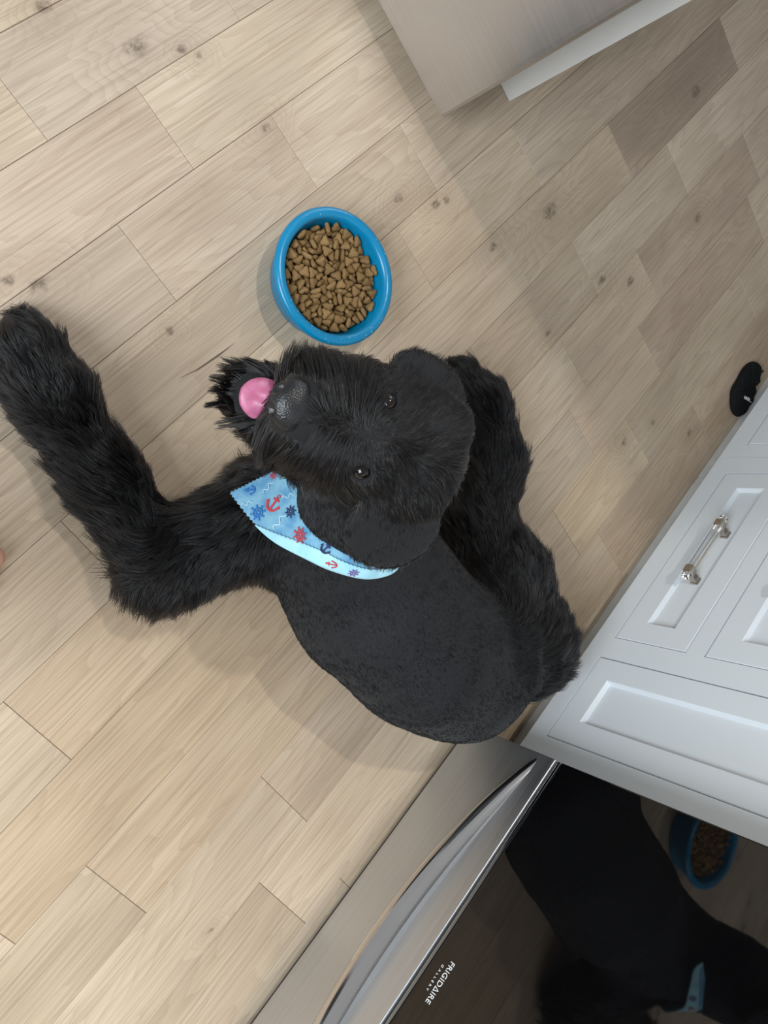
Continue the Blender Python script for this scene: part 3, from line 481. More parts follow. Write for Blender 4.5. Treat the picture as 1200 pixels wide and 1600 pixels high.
# ------------------------------------------------------------------ the dog
dog = empty('dog', (.5, -.8, 0)); tag(dog, 'black curly coated dog lying on the floor and looking up', 'dog')
HE = np.array([.460, -.343, .600]); HV = np.array([0, 0, 1.45]) - HE; HV /= np.linalg.norm(HV)
HM = np.array([-.343, .774, -.53]); HM -= HM @ HV * HV; HM /= np.linalg.norm(HM)
_a = math.radians(26); HF = math.cos(_a) * HM + math.sin(_a) * HV; HU = math.cos(_a) * HV - math.sin(_a) * HM; HL = np.cross(HU, HF)
HB = np.stack([HF, HL, HU])            # rows: forward, left, up
def hw(p): return HE + np.array(p, float) @ HB
def hl(P): return (P - HE) @ HB.T
PR = []
def cone(a, b, ra, rb, reg, comb=None, k=.05): PR.append(dict(t='c', a=a, b=b, ra=ra, rb=rb, reg=reg, comb=comb if comb is not None else np.array(b, float) - np.array(a, float), k=k))
def ell(c, r, reg, comb, M=None, k=.04): PR.append(dict(t='e', c=c, r=r, M=M, reg=reg, comb=comb, k=k))
BACK = (.08, -1, -.05)
# trunk (close clipped)
cone((.48, -.56, .20), (.478, -.74, .195), .135, .150, 'torso', BACK, .08)
cone((.478, -.74, .195), (.495, -.91, .185), .150, .147, 'torso', BACK, .08)
cone((.495, -.91, .185), (.535, -1.045, .165), .147, .148, 'torso', BACK, .08)
cone((.475, -.56, .25), (.505, -.47, .42), .120, .095, 'torso', (0, -1, -.5), .06)
# left foreleg, stretched out on the floor
cone((.42, -.48, .18), (.265, -.435, .10), .095, .070, 'leg', (-.6, -.5, -.4), .05)
cone((.265, -.435, .10), (.222, -.44, .08), .066, .058, 'leg', (-.2, -1, -.4), .04)
cone((.240, -.42, .085), (.268, -.26, .066), .064, .053, 'leg', (.1, 1, -.2), .04)
cone((.268, -.26, .066), (.300, -.10, .058), .052, .052, 'leg', (.05, 1, -.3), .04)
cone((.302, -.10, .060), (.312, -.03, .055), .058, .056, 'paw', (.1, 1, -.2), .04)
for dx in (-.034, -.011, .013, .036): cone((.312 + dx, -.04, .045), (.312 + dx * 1.15, .005, .036), .03, .024, 'paw', (.1, 1, -.2), .015)
# chest between the forelegs and the tucked right foreleg
cone((.45, -.49, .16), (.46, -.46, .10), .09, .06, 'leg', (.1, .5, -1), .05)
cone((.53, -.52, .18), (.60, -.52, .08), .09, .065, 'leg', (.4, .2, -1), .05)
cone((.60, -.52, .075), (.62, -.43, .055), .055, .048, 'leg', (0, 1, -.2), .04)
# right hind leg, lying out to the side
cone((.60, -1.05, .17), (.715, -1.165, .13), .120, .108, 'leg', (.7, -.3, -.5), .06)
cone((.715, -1.165, .13), (.775, -1.02, .12), .105, .090, 'leg', (.4, .5, -.4), .06)
cone((.62, -1.00, .17), (.775, -1.00, .13), .105, .090, 'leg', (.5, .3, -.5), .06)
cone((.775, -1.00, .12), (.83, -.90, .085), .085, .068, 'leg', (.5, 1, -.3), .05)
cone((.83, -.90, .085), (.975, -.825, .065), .068, .060, 'leg', (.8, .5, -.3), .03)
cone((.975, -.825, .065), (1.025, -.70, .06), .062, .058, 'leg', (.2, 1, -.2), .04)
cone((1.025, -.70, .06), (1.030, -.625, .05), .062, .05, 'paw', (.2, 1, -.2), .03)
# left hind leg folded below the flank
cone((.48, -1.02, .12), (.44, -.93, .07), .10, .06, 'torso', (-.3, .6, -.6), .05)
# head
HC = lambda *p: tuple(hw(p))
def hd(f, l, u): return np.array([f, l, u], float) @ HB
cone(HC(-.075, 0, -.085), (.505, -.475, .42), .075, .085, 'neck', hd(-1, 0, -.5), .05)
ell(HC(-.075, 0, -.055), (.095, .076, .068), 'head', 'HEAD', HB, .05)
for s in (-1, 1):
    ell(HC(-.014, s * .038, -.006), (.034, .028, .024), 'brow', 'HEAD', HB, .03)
    ell(HC(-.015, s * .052, -.075), (.065, .042, .05), 'cheek', 'HEAD', HB, .04)
    ell(HC(.045, s * .038, -.065), (.055, .036, .042), 'muzzle', 'MUZ', HB, .04)
    ell(HC(.080, s * .028, -.055), (.036, .034, .036), 'stache', 'STA', HB, .03)
cone(HC(-.01, 0, -.035), HC(.095, 0, -.030), .050, .034, 'muzzle', 'MUZ', .04)
ell(HC(.075, .004, -.112), (.095, .046, .026), 'beard', 'BEARD', HB, .02)
ell(HC(-.085, -.052, -.008), (.05, .035, .022), 'head', 'HEAD', HB, .03); ell(HC(-.095, .055, -.014), (.05, .035, .022), 'head', 'HEAD', HB, .03)
ell(HC(.055, .046, -.088), (.055, .026, .030), 'stache', 'STA', HB, .03); ell(HC(.115, .030, -.098), (.035, .022, .018), 'beard', 'BEARD', HB, .02)
NB = len(PR)
# drop ears, kept apart from the neck
def ear(s, c, yaw, roll, r):
    cy, sy = math.cos(yaw), math.sin(yaw); cr, sr = math.cos(roll), math.sin(roll)
    ax = np.array([cy, sy, 0]); lat = np.array([-sy, cy, 0]) * s; dn = np.array([0, 0, -1.0])
    out = lat * cr + dn * sr; nrm = np.cross(ax, out)
    Ml = np.stack([ax, out, nrm]) @ HB
    ell(HC(*c), r, 'ear', hd(*(out + .3 * ax * -1)), Ml, .022)
ear(-1, (-.066, -.088, -.032), -.10, .55, (.068, .054, .013))
ear(1, (-.098, .112, -.040), .05, .42, (.074, .074, .013))
def prim_d(P, p):
    return d_cone(P, p['a'], p['b'], p['ra'], p['rb']) if p['t'] == 'c' else d_ell(P, p['c'], p['r'], p['M'])
EYES = [hw((.003, -.0465, .0045)), hw((.003, .0465, .0045))]
def dog_sdf(P):
    d = np.full(len(P), 9.0)
    d2 = np.full(len(P), 9.0)
    for i_, p in enumerate(PR):
        if p['t'] == 'c': c = (np.array(p['a'], float) + p['b']) / 2; R_ = np.linalg.norm(np.array(p['a'], float) - p['b']) / 2 + max(p['ra'], p['rb'])
        else: c = np.array(p['c']); R_ = max(p['r'])
        m = np.linalg.norm(P - c, axis=1) < R_ + .09
        if m.any():
            if i_ < NB: d[m] = smin(d[m], prim_d(P[m], p), p['k'])
            else: d2[m] = np.minimum(d2[m], prim_d(P[m], p))
    d = smin(d, d2, .012)
    for e in EYES: d = -smin(-d, np.linalg.norm(P - e, axis=1) - .0100, .012)
    # flat on the floor
    return -smin(-d, (P[:, 2] - .004), .004) if False else np.maximum(d, .004 - P[:, 2])
V, Fq = surface_nets(dog_sdf, (.10, -1.34, -.012), (1.12, .08, .74), .0088)
# smooth normals from the field
def grad(P, e=.004):
    g = np.stack([dog_sdf(P + np.eye(3)[i] * e) - dog_sdf(P - np.eye(3)[i] * e) for i in range(3)], 1); return g / (np.linalg.norm(g, axis=1)[:, None] + 1e-9)
def coat_material():
    m = NT('black_coat'); at = m.n('ShaderNodeAttribute'); at.attribute_name = 'clipped'; pos = m.n('ShaderNodeNewGeometry').outputs['Position']
    n = m.noise(m.vmath('MULTIPLY', pos, (1.6, .8, 1)), 210, 4, .7); n2 = m.noise(pos, 9, 3)
    c = m.mix(at.outputs['Fac'], c4(.008, .008, .009), m.ramp(m.math('ADD', m.math('MULTIPLY', n, .7), m.math('MULTIPLY', n2, .3)), [(.35, (.006, .0065, .008)), (.68, (.020, .0205, .023))]))
    m.set(Base_Color=c, Roughness=.75); m.b.inputs['Specular IOR Level'].default_value = .25
    m.b.inputs['Sheen Weight'].default_value = .06; m.b.inputs['Sheen Roughness'].default_value = .5
    m.bump(n, .5, .004); return m.mat
body = numpy_mesh('body', V, Fq, coat_material(), dog)
REG = ['torso', 'leg', 'paw', 'neck', 'head', 'brow', 'muzzle', 'beard', 'ear', 'stache']
def weights(P, width=.012):
    D = np.stack([prim_d(P, p) for p in PR], 1); D -= D.min(1)[:, None]; W = np.exp(-D / width); return W / W.sum(1)[:, None]
def region_mix(W, table): return W @ np.array([table[p['reg']] for p in PR])
Wv = weights(V); clip_ = region_mix(Wv, dict(torso=1, leg=0, paw=0, neck=.6, head=.15, brow=.1, muzzle=.1, beard=0, ear=.35, stache=.05, cheek=.1))
a_ = body.data.attributes.new('clipped', 'FLOAT', 'POINT'); a_.data.foreach_set('value', clip_.astype(np.float32))
# --- fur: real strands rooted on the body
def comb_field(P, W):
    out = np.zeros_like(P); L = hl(P)
    sg = np.tanh(L[:, 1] / .02)
    HEADD = np.stack([-.8 + 0 * sg, .55 * sg, -.15 + 0 * sg], 1) @ HB
    MUZD = np.stack([.15 + 2.5 * np.clip(L[:, 0] - .08, 0, .05), .9 * sg, -.55 + 0 * sg], 1) @ HB
    STA = np.stack([.60 + 0 * sg, .95 * sg, .05 + 0 * sg], 1) @ HB
    BRD = np.stack([.9 + 0 * sg, .5 * sg, -.25 + 0 * sg], 1) @ HB
    for i, p in enumerate(PR):
        c = p['comb']
        if isinstance(c, str): v_ = {'HEAD': HEADD, 'MUZ': MUZD, 'STA': STA, 'BEARD': BRD}[c]
        else: c = np.array(c, float); v_ = np.tile(c / np.linalg.norm(c), (len(P), 1))
        out += W[:, i:i + 1] * v_
    return out
LEN = dict(torso=.0085, leg=.040, paw=.030, neck=.020, head=.022, brow=.014, muzzle=.024, beard=.030, ear=.010, stache=.044, cheek=0.034)
LIFT = dict(torso=.45, leg=.75, paw=.6, neck=.4, head=.35, brow=.45, muzzle=.40, beard=.45, ear=.18, stache=.65, cheek=0.4)
DENS = dict(torso=.8, leg=.8, paw=.8, neck=.9, head=2.2, brow=2.4, muzzle=2.4, beard=1.4, ear=2.2, stache=1.6, cheek=2.2)
WAVE = dict(torso=.25, leg=.75, paw=.6, neck=.4, head=.5, brow=.4, muzzle=.3, beard=.25, ear=.12, stache=0.35, cheek=0.6)
CLMP = dict(torso=.25, leg=.62, paw=.6, neck=.5, head=.5, brow=.5, muzzle=.5, beard=.88, ear=.2, stache=0.85, cheek=0.6)
def vnoise(P, sc, seed):
    r = np.random.default_rng(seed); o = np.zeros((len(P), 3))
    for k in range(5):
        d = r.normal(size=(3, 3)) * sc * (1 + .6 * k) ; ph = r.uniform(0, 6.28, 3); o += np.sin(P @ d.T + ph) / (1 + .4 * k)
    return o / 2.2
def grow(N, npt=5):
    T = np.concatenate([Fq[:, [0, 1, 2]], Fq[:, [0, 2, 3]]]); A, B, C_ = V[T[:, 0]], V[T[:, 1]], V[T[:, 2]]
    ar = np.linalg.norm(np.cross(B - A, C_ - A), axis=1) / 2
    mid = (A + B + C_) / 3; Wm = weights(mid); ar = ar * region_mix(Wm, DENS) * (mid[:, 2] > .012)
    ti = rng.choice(len(T), N, p=ar / ar.sum()); u = np.sqrt(rng.random(N))[:, None]; w = rng.random(N)[:, None]
    P = A[ti] * (1 - u) + B[ti] * (u * (1 - w)) + C_[ti] * (u * w)
    keep = np.ones(N, bool)
    for e in EYES: keep &= np.linalg.norm(P - e, axis=1) > .0145
    L = hl(P)
    keep &= ~((np.abs(L[:, 0] - .117) < .032) & (np.abs(L[:, 1]) < .036) & (np.abs(L[:, 2] + .018) < .03))
    keep &= ~((L[:, 0] > .085) & (L[:, 0] < .161) & (np.abs(L[:, 1] - .006) < .027) & (L[:, 2] < -.07) & (L[:, 2] > -.112))
    P = P[keep]; W = weights(P); n = grad(P); g = comb_field(P, W)
    g += .35 * vnoise(P, 22, 3) * region_mix(W, WAVE)[:, None] * 2
    g -= (g * n).sum(1)[:, None] * n; g /= np.linalg.norm(g, axis=1)[:, None] + 1e-6
    ln = region_mix(W, LEN) * rng.uniform(.6, 1.2, len(P)) * (1 + .25 * vnoise(P, 30, 5)[:, 0]); lift = region_mix(W, LIFT) * rng.uniform(.6, 1.4, len(P))
    d = g + lift[:, None] * n + rng.normal(size=P.shape) * .13; d /= np.linalg.norm(d, axis=1)[:, None]
    wav = vnoise(P, 60, 8) * region_mix(W, WAVE)[:, None]
    pts = np.empty((len(P), npt, 3))
    for j in range(npt):
        s = j / (npt - 1)
        pts[:, j] = P - n * .001 + d * (ln * s)[:, None] + (g * .35 - n * .25 + wav * .5 + np.array([0, 0, -.18])) * (ln * s * s)[:, None]
    # clumping
    nc = len(P) // 22; ci = rng.choice(len(P), nc, replace=False); kd = kdtree.KDTree(nc)
    for i, c in enumerate(ci): kd.insert(P[c], i)
    kd.balance(); near = np.array([ci[kd.find(q)[1]] for q in P])
    cl = region_mix(W, CLMP) * rng.uniform(.7, 1.1, len(P))
    for j in range(1, npt):
        s = (j / (npt - 1)) ** 1.3; tgt = pts[near, j] + (P - P[near]) * .12; pts[:, j] += (tgt - pts[:, j]) * np.clip(cl * s, 0, .95)[:, None]
    pts[..., 2] = np.maximum(pts[..., 2], .002)
    return pts, W
def fur_object(name, pts, rad, mat, parent):
    cu = bpy.data.hair_curves.new(name); N, k, _ = pts.shape; cu.add_curves([k] * N)
    cu.attributes['position'].data.foreach_set('vector', pts.astype(np.float32).ravel())
    ra = cu.attributes.get('radius') or cu.attributes.new('radius', 'FLOAT', 'POINT')
    taper = np.linspace(1, .12, k)[None] * np.asarray(rad)[:, None]; ra.data.foreach_set('value', taper.astype(np.float32).ravel())
    cu.materials.append(mat); o = bpy.data.objects.new(name, cu); link(o, parent); put(o, parent); return o
def hair_material():
    m = NT('black_hair'); hi = m.n('ShaderNodeHairInfo'); out = m.t.nodes['Material Output']
    at = m.n('ShaderNodeAttribute'); at.attribute_name = 'clipped'
    c = m.ramp(hi.outputs['Random'], [(0, (.0012, .0012, .0015)), (.7, (.0025, .0025, .003)), (1, (.013, .0115, .0105))])
    br = m.n('ShaderNodeAttribute'); br.attribute_name = 'brown'
    c = m.mix(m.math('MULTIPLY', br.outputs['Fac'], m.maprange(hi.outputs['Random'], .35, 1.0)), c, c4(.052, .044, .038))
    h = m.n('ShaderNodeBsdfHairPrincipled'); h.model = 'CHIANG'; h.parametrization = 'COLOR'
    m.l(c, h.inputs['Color']); h.inputs['Roughness'].default_value = .30; h.inputs['Radial Roughness'].default_value = .45
    for k in h.inputs:
        if k.name == 'Random Roughness': k.default_value = .5
        if k.name == 'IOR': k.default_value = 1.42
    m.set(Base_Color=m.ramp(hi.outputs['Random'], [(0, (.006, .0065, .008)), (.75, (.0135, .0145, .0165)), (1, (.040, .039, .039))]), Roughness=.55); m.b.inputs['Specular IOR Level'].default_value = .3
    mx = m.n('ShaderNodeMixShader'); m.l(at.outputs['Fac'], mx.inputs[0]); m.l(h.outputs[0], mx.inputs[1]); m.l(m.b.outputs[0], mx.inputs[2]); m.l(mx.outputs[0], out.inputs['Surface'])
    return m.mat
pts, Wp = grow(NFUR)
fur = fur_object('fur', pts, region_mix(Wp, dict(torso=.0007, leg=.00072, paw=.00072, neck=.0007, head=.00055, brow=.00055, muzzle=.00055, beard=.0010, ear=.00055, stache=.0008, cheek=.0006)), hair_material(), dog); tag(fur, 'glossy black fur, shaggy on legs and clipped on back', None, None, 'stuff')
ca_ = fur.data.attributes.new('clipped', 'FLOAT', 'CURVE'); ca_.data.foreach_set('value', region_mix(Wp, dict(torso=1, leg=0, paw=0, neck=.4, head=.12, brow=.1, muzzle=.1, beard=0, ear=.2, stache=0, cheek=.1)).astype(np.float32))
ca_ = fur.data.attributes.new('brown', 'FLOAT', 'CURVE'); q_ = hl(pts[:, 0])     # brownish hair; the paler left cheek is partly light put into the colour
bw_ = region_mix(Wp, dict(torso=0, leg=.02, paw=.02, neck=.2, head=.65, brow=.4, muzzle=.4, beard=.25, ear=.3, stache=.3, cheek=.9)) * np.clip(.75 + 5 * q_[:, 1], .15, 1.6) * (1 + .5 * vnoise(pts[:, 0], 25, 11)[:, 0])
ca_.data.foreach_set('value', np.clip(bw_, 0, 1).astype(np.float32))
# --- eyes, nose, mouth
EYE = simple('dark_eye', (.006, .004, .003), .02, spec=.5); LID = simple('black_skin', (.012, .011, .011), .4)
for e in EYES:
    def fe(P, e=e): return np.linalg.norm(P - e, axis=1) - .0122
    v_, f_ = surface_nets(fe, e - .017, e + .017, .0016); numpy_mesh('eye', v_, f_, EYE, dog)
def nose_sdf(P):
    q = hl(P) + np.array([.033, 0, -.005]); d = d_ell(q, (.148, 0, -.020), (.027, .034, .021)); d = smin(d, d_ell(q, (.160, 0, -.026), (.018, .026, .018)), .012)
    for s in (-1, 1):
        d = -smin(-d, d_ell(q, (.177, s * .0155, -.021), (.014, .0085, .0085)), .006); d = -smin(-d, d_cone(q, (.172, s * .024, -.026), (.160, s * .034, -.030), .0035, .002), .004)
    return -smin(-d, d_cone(q, (.185, 0, -.03), (.172, 0, -.05), .0022, .0022), .005)
c_ = hw((.122, 0, -.022)); v_, f_ = surface_nets(nose_sdf, c_ - .05, c_ + .05, .0022)
def nose_material():
    m = NT('wet_black_nose'); tc = m.n('ShaderNodeNewGeometry').outputs['Position']; vo = m.n('ShaderNodeTexVoronoi'); m.l(tc, vo.inputs['Vector']); vo.inputs['Scale'].default_value = 420
    m.set(Base_Color=m.ramp(m.noise(tc, 60, 3), [(.3, (.006, .0065, .008)), (.7, (.014, .0145, .016))]), Roughness=.36); m.bump(vo.outputs['Distance'], .4, .0012); return m.mat
tag(numpy_mesh('nose', v_, f_, nose_material(), dog), 'broad wet black nose')
def tongue_sdf(P):
    q = hl(P); d = d_ell(q, (.131, .007, -.084), (.034, .029, .0085)); d = smin(d, d_cone(q, (.06, .004, -.085), (.125, .006, -.083), .012, .015), .012)
    return -smin(-d, d_cone(q, (.09, .006, -.0685), (.157, .006, -.072), .002, .001), .008)
c_ = hw((.12, .006, -.083)); v_, f_ = surface_nets(tongue_sdf, c_ - .075, c_ + .075, .0026)
TNG = NT('pink_tongue'); g_ = TNG.n('ShaderNodeNewGeometry').outputs['Position']; nn = TNG.noise(g_, 70, 3)
TNG.set(Base_Color=TNG.ramp(nn, [(.3, (.36, .080, .165)), (.7, (.46, .14, .25))]), Roughness=.38); TNG.b.inputs['Subsurface Weight'].default_value = .15; TNG.b.inputs['Subsurface Radius'].default_value = (.02, .006, .006); TNG.bump(TNG.noise(g_, 500, 2), .3, .0008)
tag(numpy_mesh('tongue', v_, f_, TNG.mat, dog), 'pink tongue hanging in the open mouth')
TOOTH = simple('tooth_white', (.75, .72, .66), .3)
def tooth_sdf(P): return d_cone(hl(P), (.108, -.028, -.094), (.114, -.029, -.068), .006, .0025)
c_ = hw((.11, -.028, -.08)); v_, f_ = surface_nets(tooth_sdf, c_ - .024, c_ + .024, .002); numpy_mesh('tooth', v_, f_, TOOTH, dog)
# ------------------------------------------------------------------ printed bandana round the neck
BO = [(.3753, -.3757, .232), (.3625, -.4225, .27), (.3586, -.4635, .305), (.367, -.5056, .35), (.3785, -.5394, .378), (.4078, -.5847, .392), (.4441, -.6121, .396), (.4672, -.6114, .405)]
BI = [(.4429, -.3883, .272), (.4445, -.4106, .305), (.4331, -.4357, .34), (.4168, -.4659, .378), (.4113, -.5043, .405), (.4261, -.5502, .415), (.4502, -.5864, .41), (.4686, -.6096, .407)]
def crm(P, s):
    n = len(P); t = min(max(s, 0), 1) * (n - 1); k = min(int(t), n - 2); u = t - k; g = lambda i: np.array(P[min(max(i, 0), n - 1)])
    a, b, c, d = g(k - 1), g(k), g(k + 1), g(k + 2); return .5 * (2 * b + (c - a) * u + (2 * a - 5 * b + 4 * c - d) * u * u + (3 * b - a - 3 * c + d) * u ** 3)
def bsurf(s, t):
    p = (1 - t) * crm(BO, s) + t * crm(BI, s); w = .006 * math.sin(math.pi * t) * math.sin(math.pi * min(1, s * 1.2))
    return p + np.array([-.5, .35, .8]) * w + np.array([-.4, .2, .7]) * .0035 * math.sin(9 * s + 5 * t) * (1 - s)
def bframe(s, t):
    e = .004; a = (bsurf(s + e, t) - bsurf(s - e, t)) / (2 * e); b = (bsurf(s, t + e) - bsurf(s, t - e)) / (2 * e); n = np.cross(a, b); n /= np.linalg.norm(n)
    if n[2] < 0: n = -n
    return a, b, n
def cloth_material(name, lo, hi):
    m = NT(name); g = m.n('ShaderNodeNewGeometry').outputs['Position']; n = m.noise(g, 38, 3, .6); w = m.noise(g, 900, 1)
    m.set(Base_Color=m.ramp(n, [(.35, lo), (.62, hi)]), Roughness=.85); m.b.inputs['Specular IOR Level'].default_value = .2; m.b.inputs['Sheen Weight'].default_value = .2; m.bump(w, .15, .0006); return m.mat
CLOTH = cloth_material('blue_print_cloth', (.10, .29, .50), (.22, .45, .60)); HEM = cloth_material('pale_blue_cloth', (.34, .66, .78), (.42, .74, .84))
ban = empty('bandana', (.41, -.5, 0)); tag(ban, 'light blue bandana with anchors and ship wheels around the neck of the black dog', 'bandana')
def sheet(name, s0, s1, t0, t1, ns, nt, mat, off, teeth=()):
    v = []; f = []
    for i in range(ns + 1):
        for j in range(nt + 1):
            s = s0 + (s1 - s0) * i / ns; t = t0 + ((t1(s) if callable(t1) else t1) - t0) * j / nt
            p = bsurf(s, t); a, b, n = bframe(min(max(s, .01), .99), min(max(t, .01), .99)); p = p + n * off
            if i == 0 and 's' in teeth: p = p - a / np.linalg.norm(a) * (.0022 if j % 2 else -.0005)
            if j == 0 and 't' in teeth and s < .32: p = p - b / np.linalg.norm(b) * (.0022 if i % 2 else -.0005)
            if j == nt and 'h' in teeth: p = p + b / np.linalg.norm(b) * (.0016 if i % 2 else -.0003)
            v.append(p)
    for i in range(ns):
        for j in range(nt): f.append((i * (nt + 1) + j, (i + 1) * (nt + 1) + j, (i + 1) * (nt + 1) + j + 1, i * (nt + 1) + j + 1))
    o = mesh_obj(name, v, f, mat, ban, True); sm = o.modifiers.new('thickness', 'SOLIDIFY'); sm.thickness = .0012; sm.offset = 0; return o
main = sheet('cloth', 0, 1, 0, 1, 110, 24, CLOTH, 0, ('s', 't'))
sheet('folded_hem', .17, 1, -.02, lambda s: -.015 + .46 * min(1, max(0, (s - .17) / .36)) ** .9, 90, 6, HEM, .0028, ('h',))
INK = {k: simple('ink_' + k, c, .8) for k, c in dict(red=(.55, .045, .06), blue=(.02, .16, .48), navy=(.02, .02, .09), purple=(.20, .12, .36), white=(.55, .78, .86)).items()}
IMR = np.array([.6197, -.5419, .5678])
def motif(name, s, t, polys, size, ang, ink, off=.0026):
    a, b, n = bframe(s, t); ex = IMR - IMR @ n * n; ex /= np.linalg.norm(ex); ey = np.cross(n, ex); ca, sa = math.cos(ang), math.sin(ang)
    J = np.stack([a, b], 1); Ji = np.linalg.pinv(J); v = []; f = []
    for poly in polys:
        base = len(v)
        for x, y in poly:
            d = ex * ((x * ca - y * sa) * size) + ey * ((x * sa + y * ca) * size); q = Ji @ d; ss, tt = s + q[0], t + q[1]
            p = bsurf(min(max(ss, 0), 1), min(max(tt, 0), 1)); _, _, nn = bframe(min(max(ss, .01), .99), min(max(tt, .01), .99)); v.append(p + nn * off)
        f.append(tuple(range(base, len(v))))
    o = mesh_obj(name, v, f, INK[ink], main); sm = o.modifiers.new('thickness', 'SOLIDIFY'); sm.thickness = .0003; sm.offset = 0; return o
def seg(x0, y0, x1, y1, w):
    d = Vector((x1 - x0, y1 - y0)).normalized(); nx, ny = -d.y * w / 2, d.x * w / 2; return [(x0 + nx, y0 + ny), (x0 - nx, y0 - ny), (x1 - nx, y1 - ny), (x1 + nx, y1 + ny)]
def ringp(r, w, n=18, a0=0, a1=2 * math.pi, cx=0, cy=0):
    o = []
    for i in range(n):
        a, b = a0 + (a1 - a0) * i / n, a0 + (a1 - a0) * (i + 1) / n
        o.append([(cx + (r - w / 2) * math.cos(a), cy + (r - w / 2) * math.sin(a)), (cx + (r + w / 2) * math.cos(a), cy + (r + w / 2) * math.sin(a)), (cx + (r + w / 2) * math.cos(b), cy + (r + w / 2) * math.sin(b)), (cx + (r - w / 2) * math.cos(b), cy + (r - w / 2) * math.sin(b))])
    return o
WHEEL = ringp(.30, .07) + ringp(.12, .06, 12) + [q for k in range(8) for q in ([seg(.12 * math.cos(k * math.pi / 4), .12 * math.sin(k * math.pi / 4), .5 * math.cos(k * math.pi / 4), .5 * math.sin(k * math.pi / 4), .06)] + [seg(.42 * math.cos(k * math.pi / 4), .42 * math.sin(k * math.pi / 4), .5 * math.cos(k * math.pi / 4), .5 * math.sin(k * math.pi / 4), .11)])]
ANCHOR = ringp(.09, .06, 12, cx=0, cy=.42) + [seg(0, .34, 0, -.42, .12), seg(-.22, .22, .22, .22, .10)] + ringp(.34, .12, 12, math.pi, 2 * math.pi, 0, -.10) + [[(-.50, -.12), (-.26, -.20), (-.36, .06)], [(.50, -.12), (.36, .06), (.26, -.20)]]
WAVE_ = [seg(-.5 + .1 * i, .14 * math.sin(i * 1.1), -.4 + .1 * i, .14 * math.sin((i + 1) * 1.1), .05) for i in range(10)]
motif('anchor_print', .167, .5, ANCHOR, .030, -.65, 'red'); motif('wheel_print', .142, .175, WHEEL, .026, .2, 'blue'); motif('wheel_print', .267, .62, WHEEL, .021, .1, 'navy')
motif('wheel_print', .367, .40, WHEEL, .026, .3, 'red', .0046); motif('anchor_print', .508, .56, ANCHOR, .020, -.8, 'navy', .0046); motif('anchor_print', .558, .22, ANCHOR, .018, 1.5, 'red', .0046); motif('wheel_print', .658, .19, WHEEL, .018, .1, 'purple', .0046)
motif('anchor_print', .045, .36, ANCHOR, .018, 1.5, 'blue'); motif('wheel_print', .045, .90, WHEEL, .014, .4, 'red')
for s_, t_, z_, r_ in ((.25, .34, .030, .9), (.085, .14, .020, .3), (.085, .64, .024, .9), (.20, .78, .022, .2)): motif('wave_print', s_, t_, WAVE_, z_, r_, 'white')
# ------------------------------------------------------------------ black sock
SOCK = [(2.082, -1.346), (2.101, -1.371), (2.096, -1.396), (2.065, -1.414), (2.039, -1.413), (2.025, -1.426), (1.998, -1.440), (1.963, -1.443), (1.929, -1.443), (1.909, -1.436), (1.895, -1.412), (1.897, -1.385), (1.921, -1.355), (1.942, -1.343), (1.975, -1.340), (2.033, -1.333)]
def sock():
    cx = sum(p[0] for p in SOCK) / 16; cy = sum(p[1] for p in SOCK) / 16
    # resample smoothly
    n = 64; pts_ = []
    for i in range(n):
        t = i * 16 / n; k = int(t); u = t - k; P = [SOCK[(k + j - 1) % 16] for j in range(4)]
        pts_.append(tuple(.5 * (2 * P[1][c] + (P[2][c] - P[0][c]) * u + (2 * P[0][c] - 5 * P[1][c] + 4 * P[2][c] - P[3][c]) * u * u + (3 * P[1][c] - P[0][c] - 3 * P[2][c] + P[3][c]) * u ** 3) for c in (0, 1)))
    v = []; f = []; rings = [(1.0, .004), (1.0, .010), (.96, .018), (.88, .022), (.7, .025), (.45, .026), (.2, .026)]
    rr = random.Random(3)
    for s, z in rings:
        for i, (x, y) in enumerate(pts_):
            wob = .0022 * math.sin(x * 130 + y * 60) * (s < .97)
            v.append((cx + (x - cx) * s, cy + (y - cy) * s, z + wob))
    for r in range(len(rings) - 1):
        for i in range(n): f.append((r * n + i, r * n + (i + 1) % n, (r + 1) * n + (i + 1) % n, (r + 1) * n + i))
    f.append(tuple((len(rings) - 1) * n + i for i in range(n))); b = len(v)
    for i, (x, y) in enumerate(pts_): v.append((cx + (x - cx) * .9, cy + (y - cy) * .9, .0008))
    for i in range(n): f.append((b + i, b + (i + 1) % n, (i + 1) % n, i))
    f.append(tuple(b + i for i in range(n - 1, -1, -1)))
    return v, f
se = empty('sock', (1.99, -1.39, 0)); tag(se, 'black ankle sock lying on the floor against the toe kick', 'sock')
v, f = sock(); mesh_obj('knit_body', v, f, simple('black_knit', (.007, .0075, .008), .9, noise_amt=.3, bump=.6, bscale=500, spec=.15), se, True)
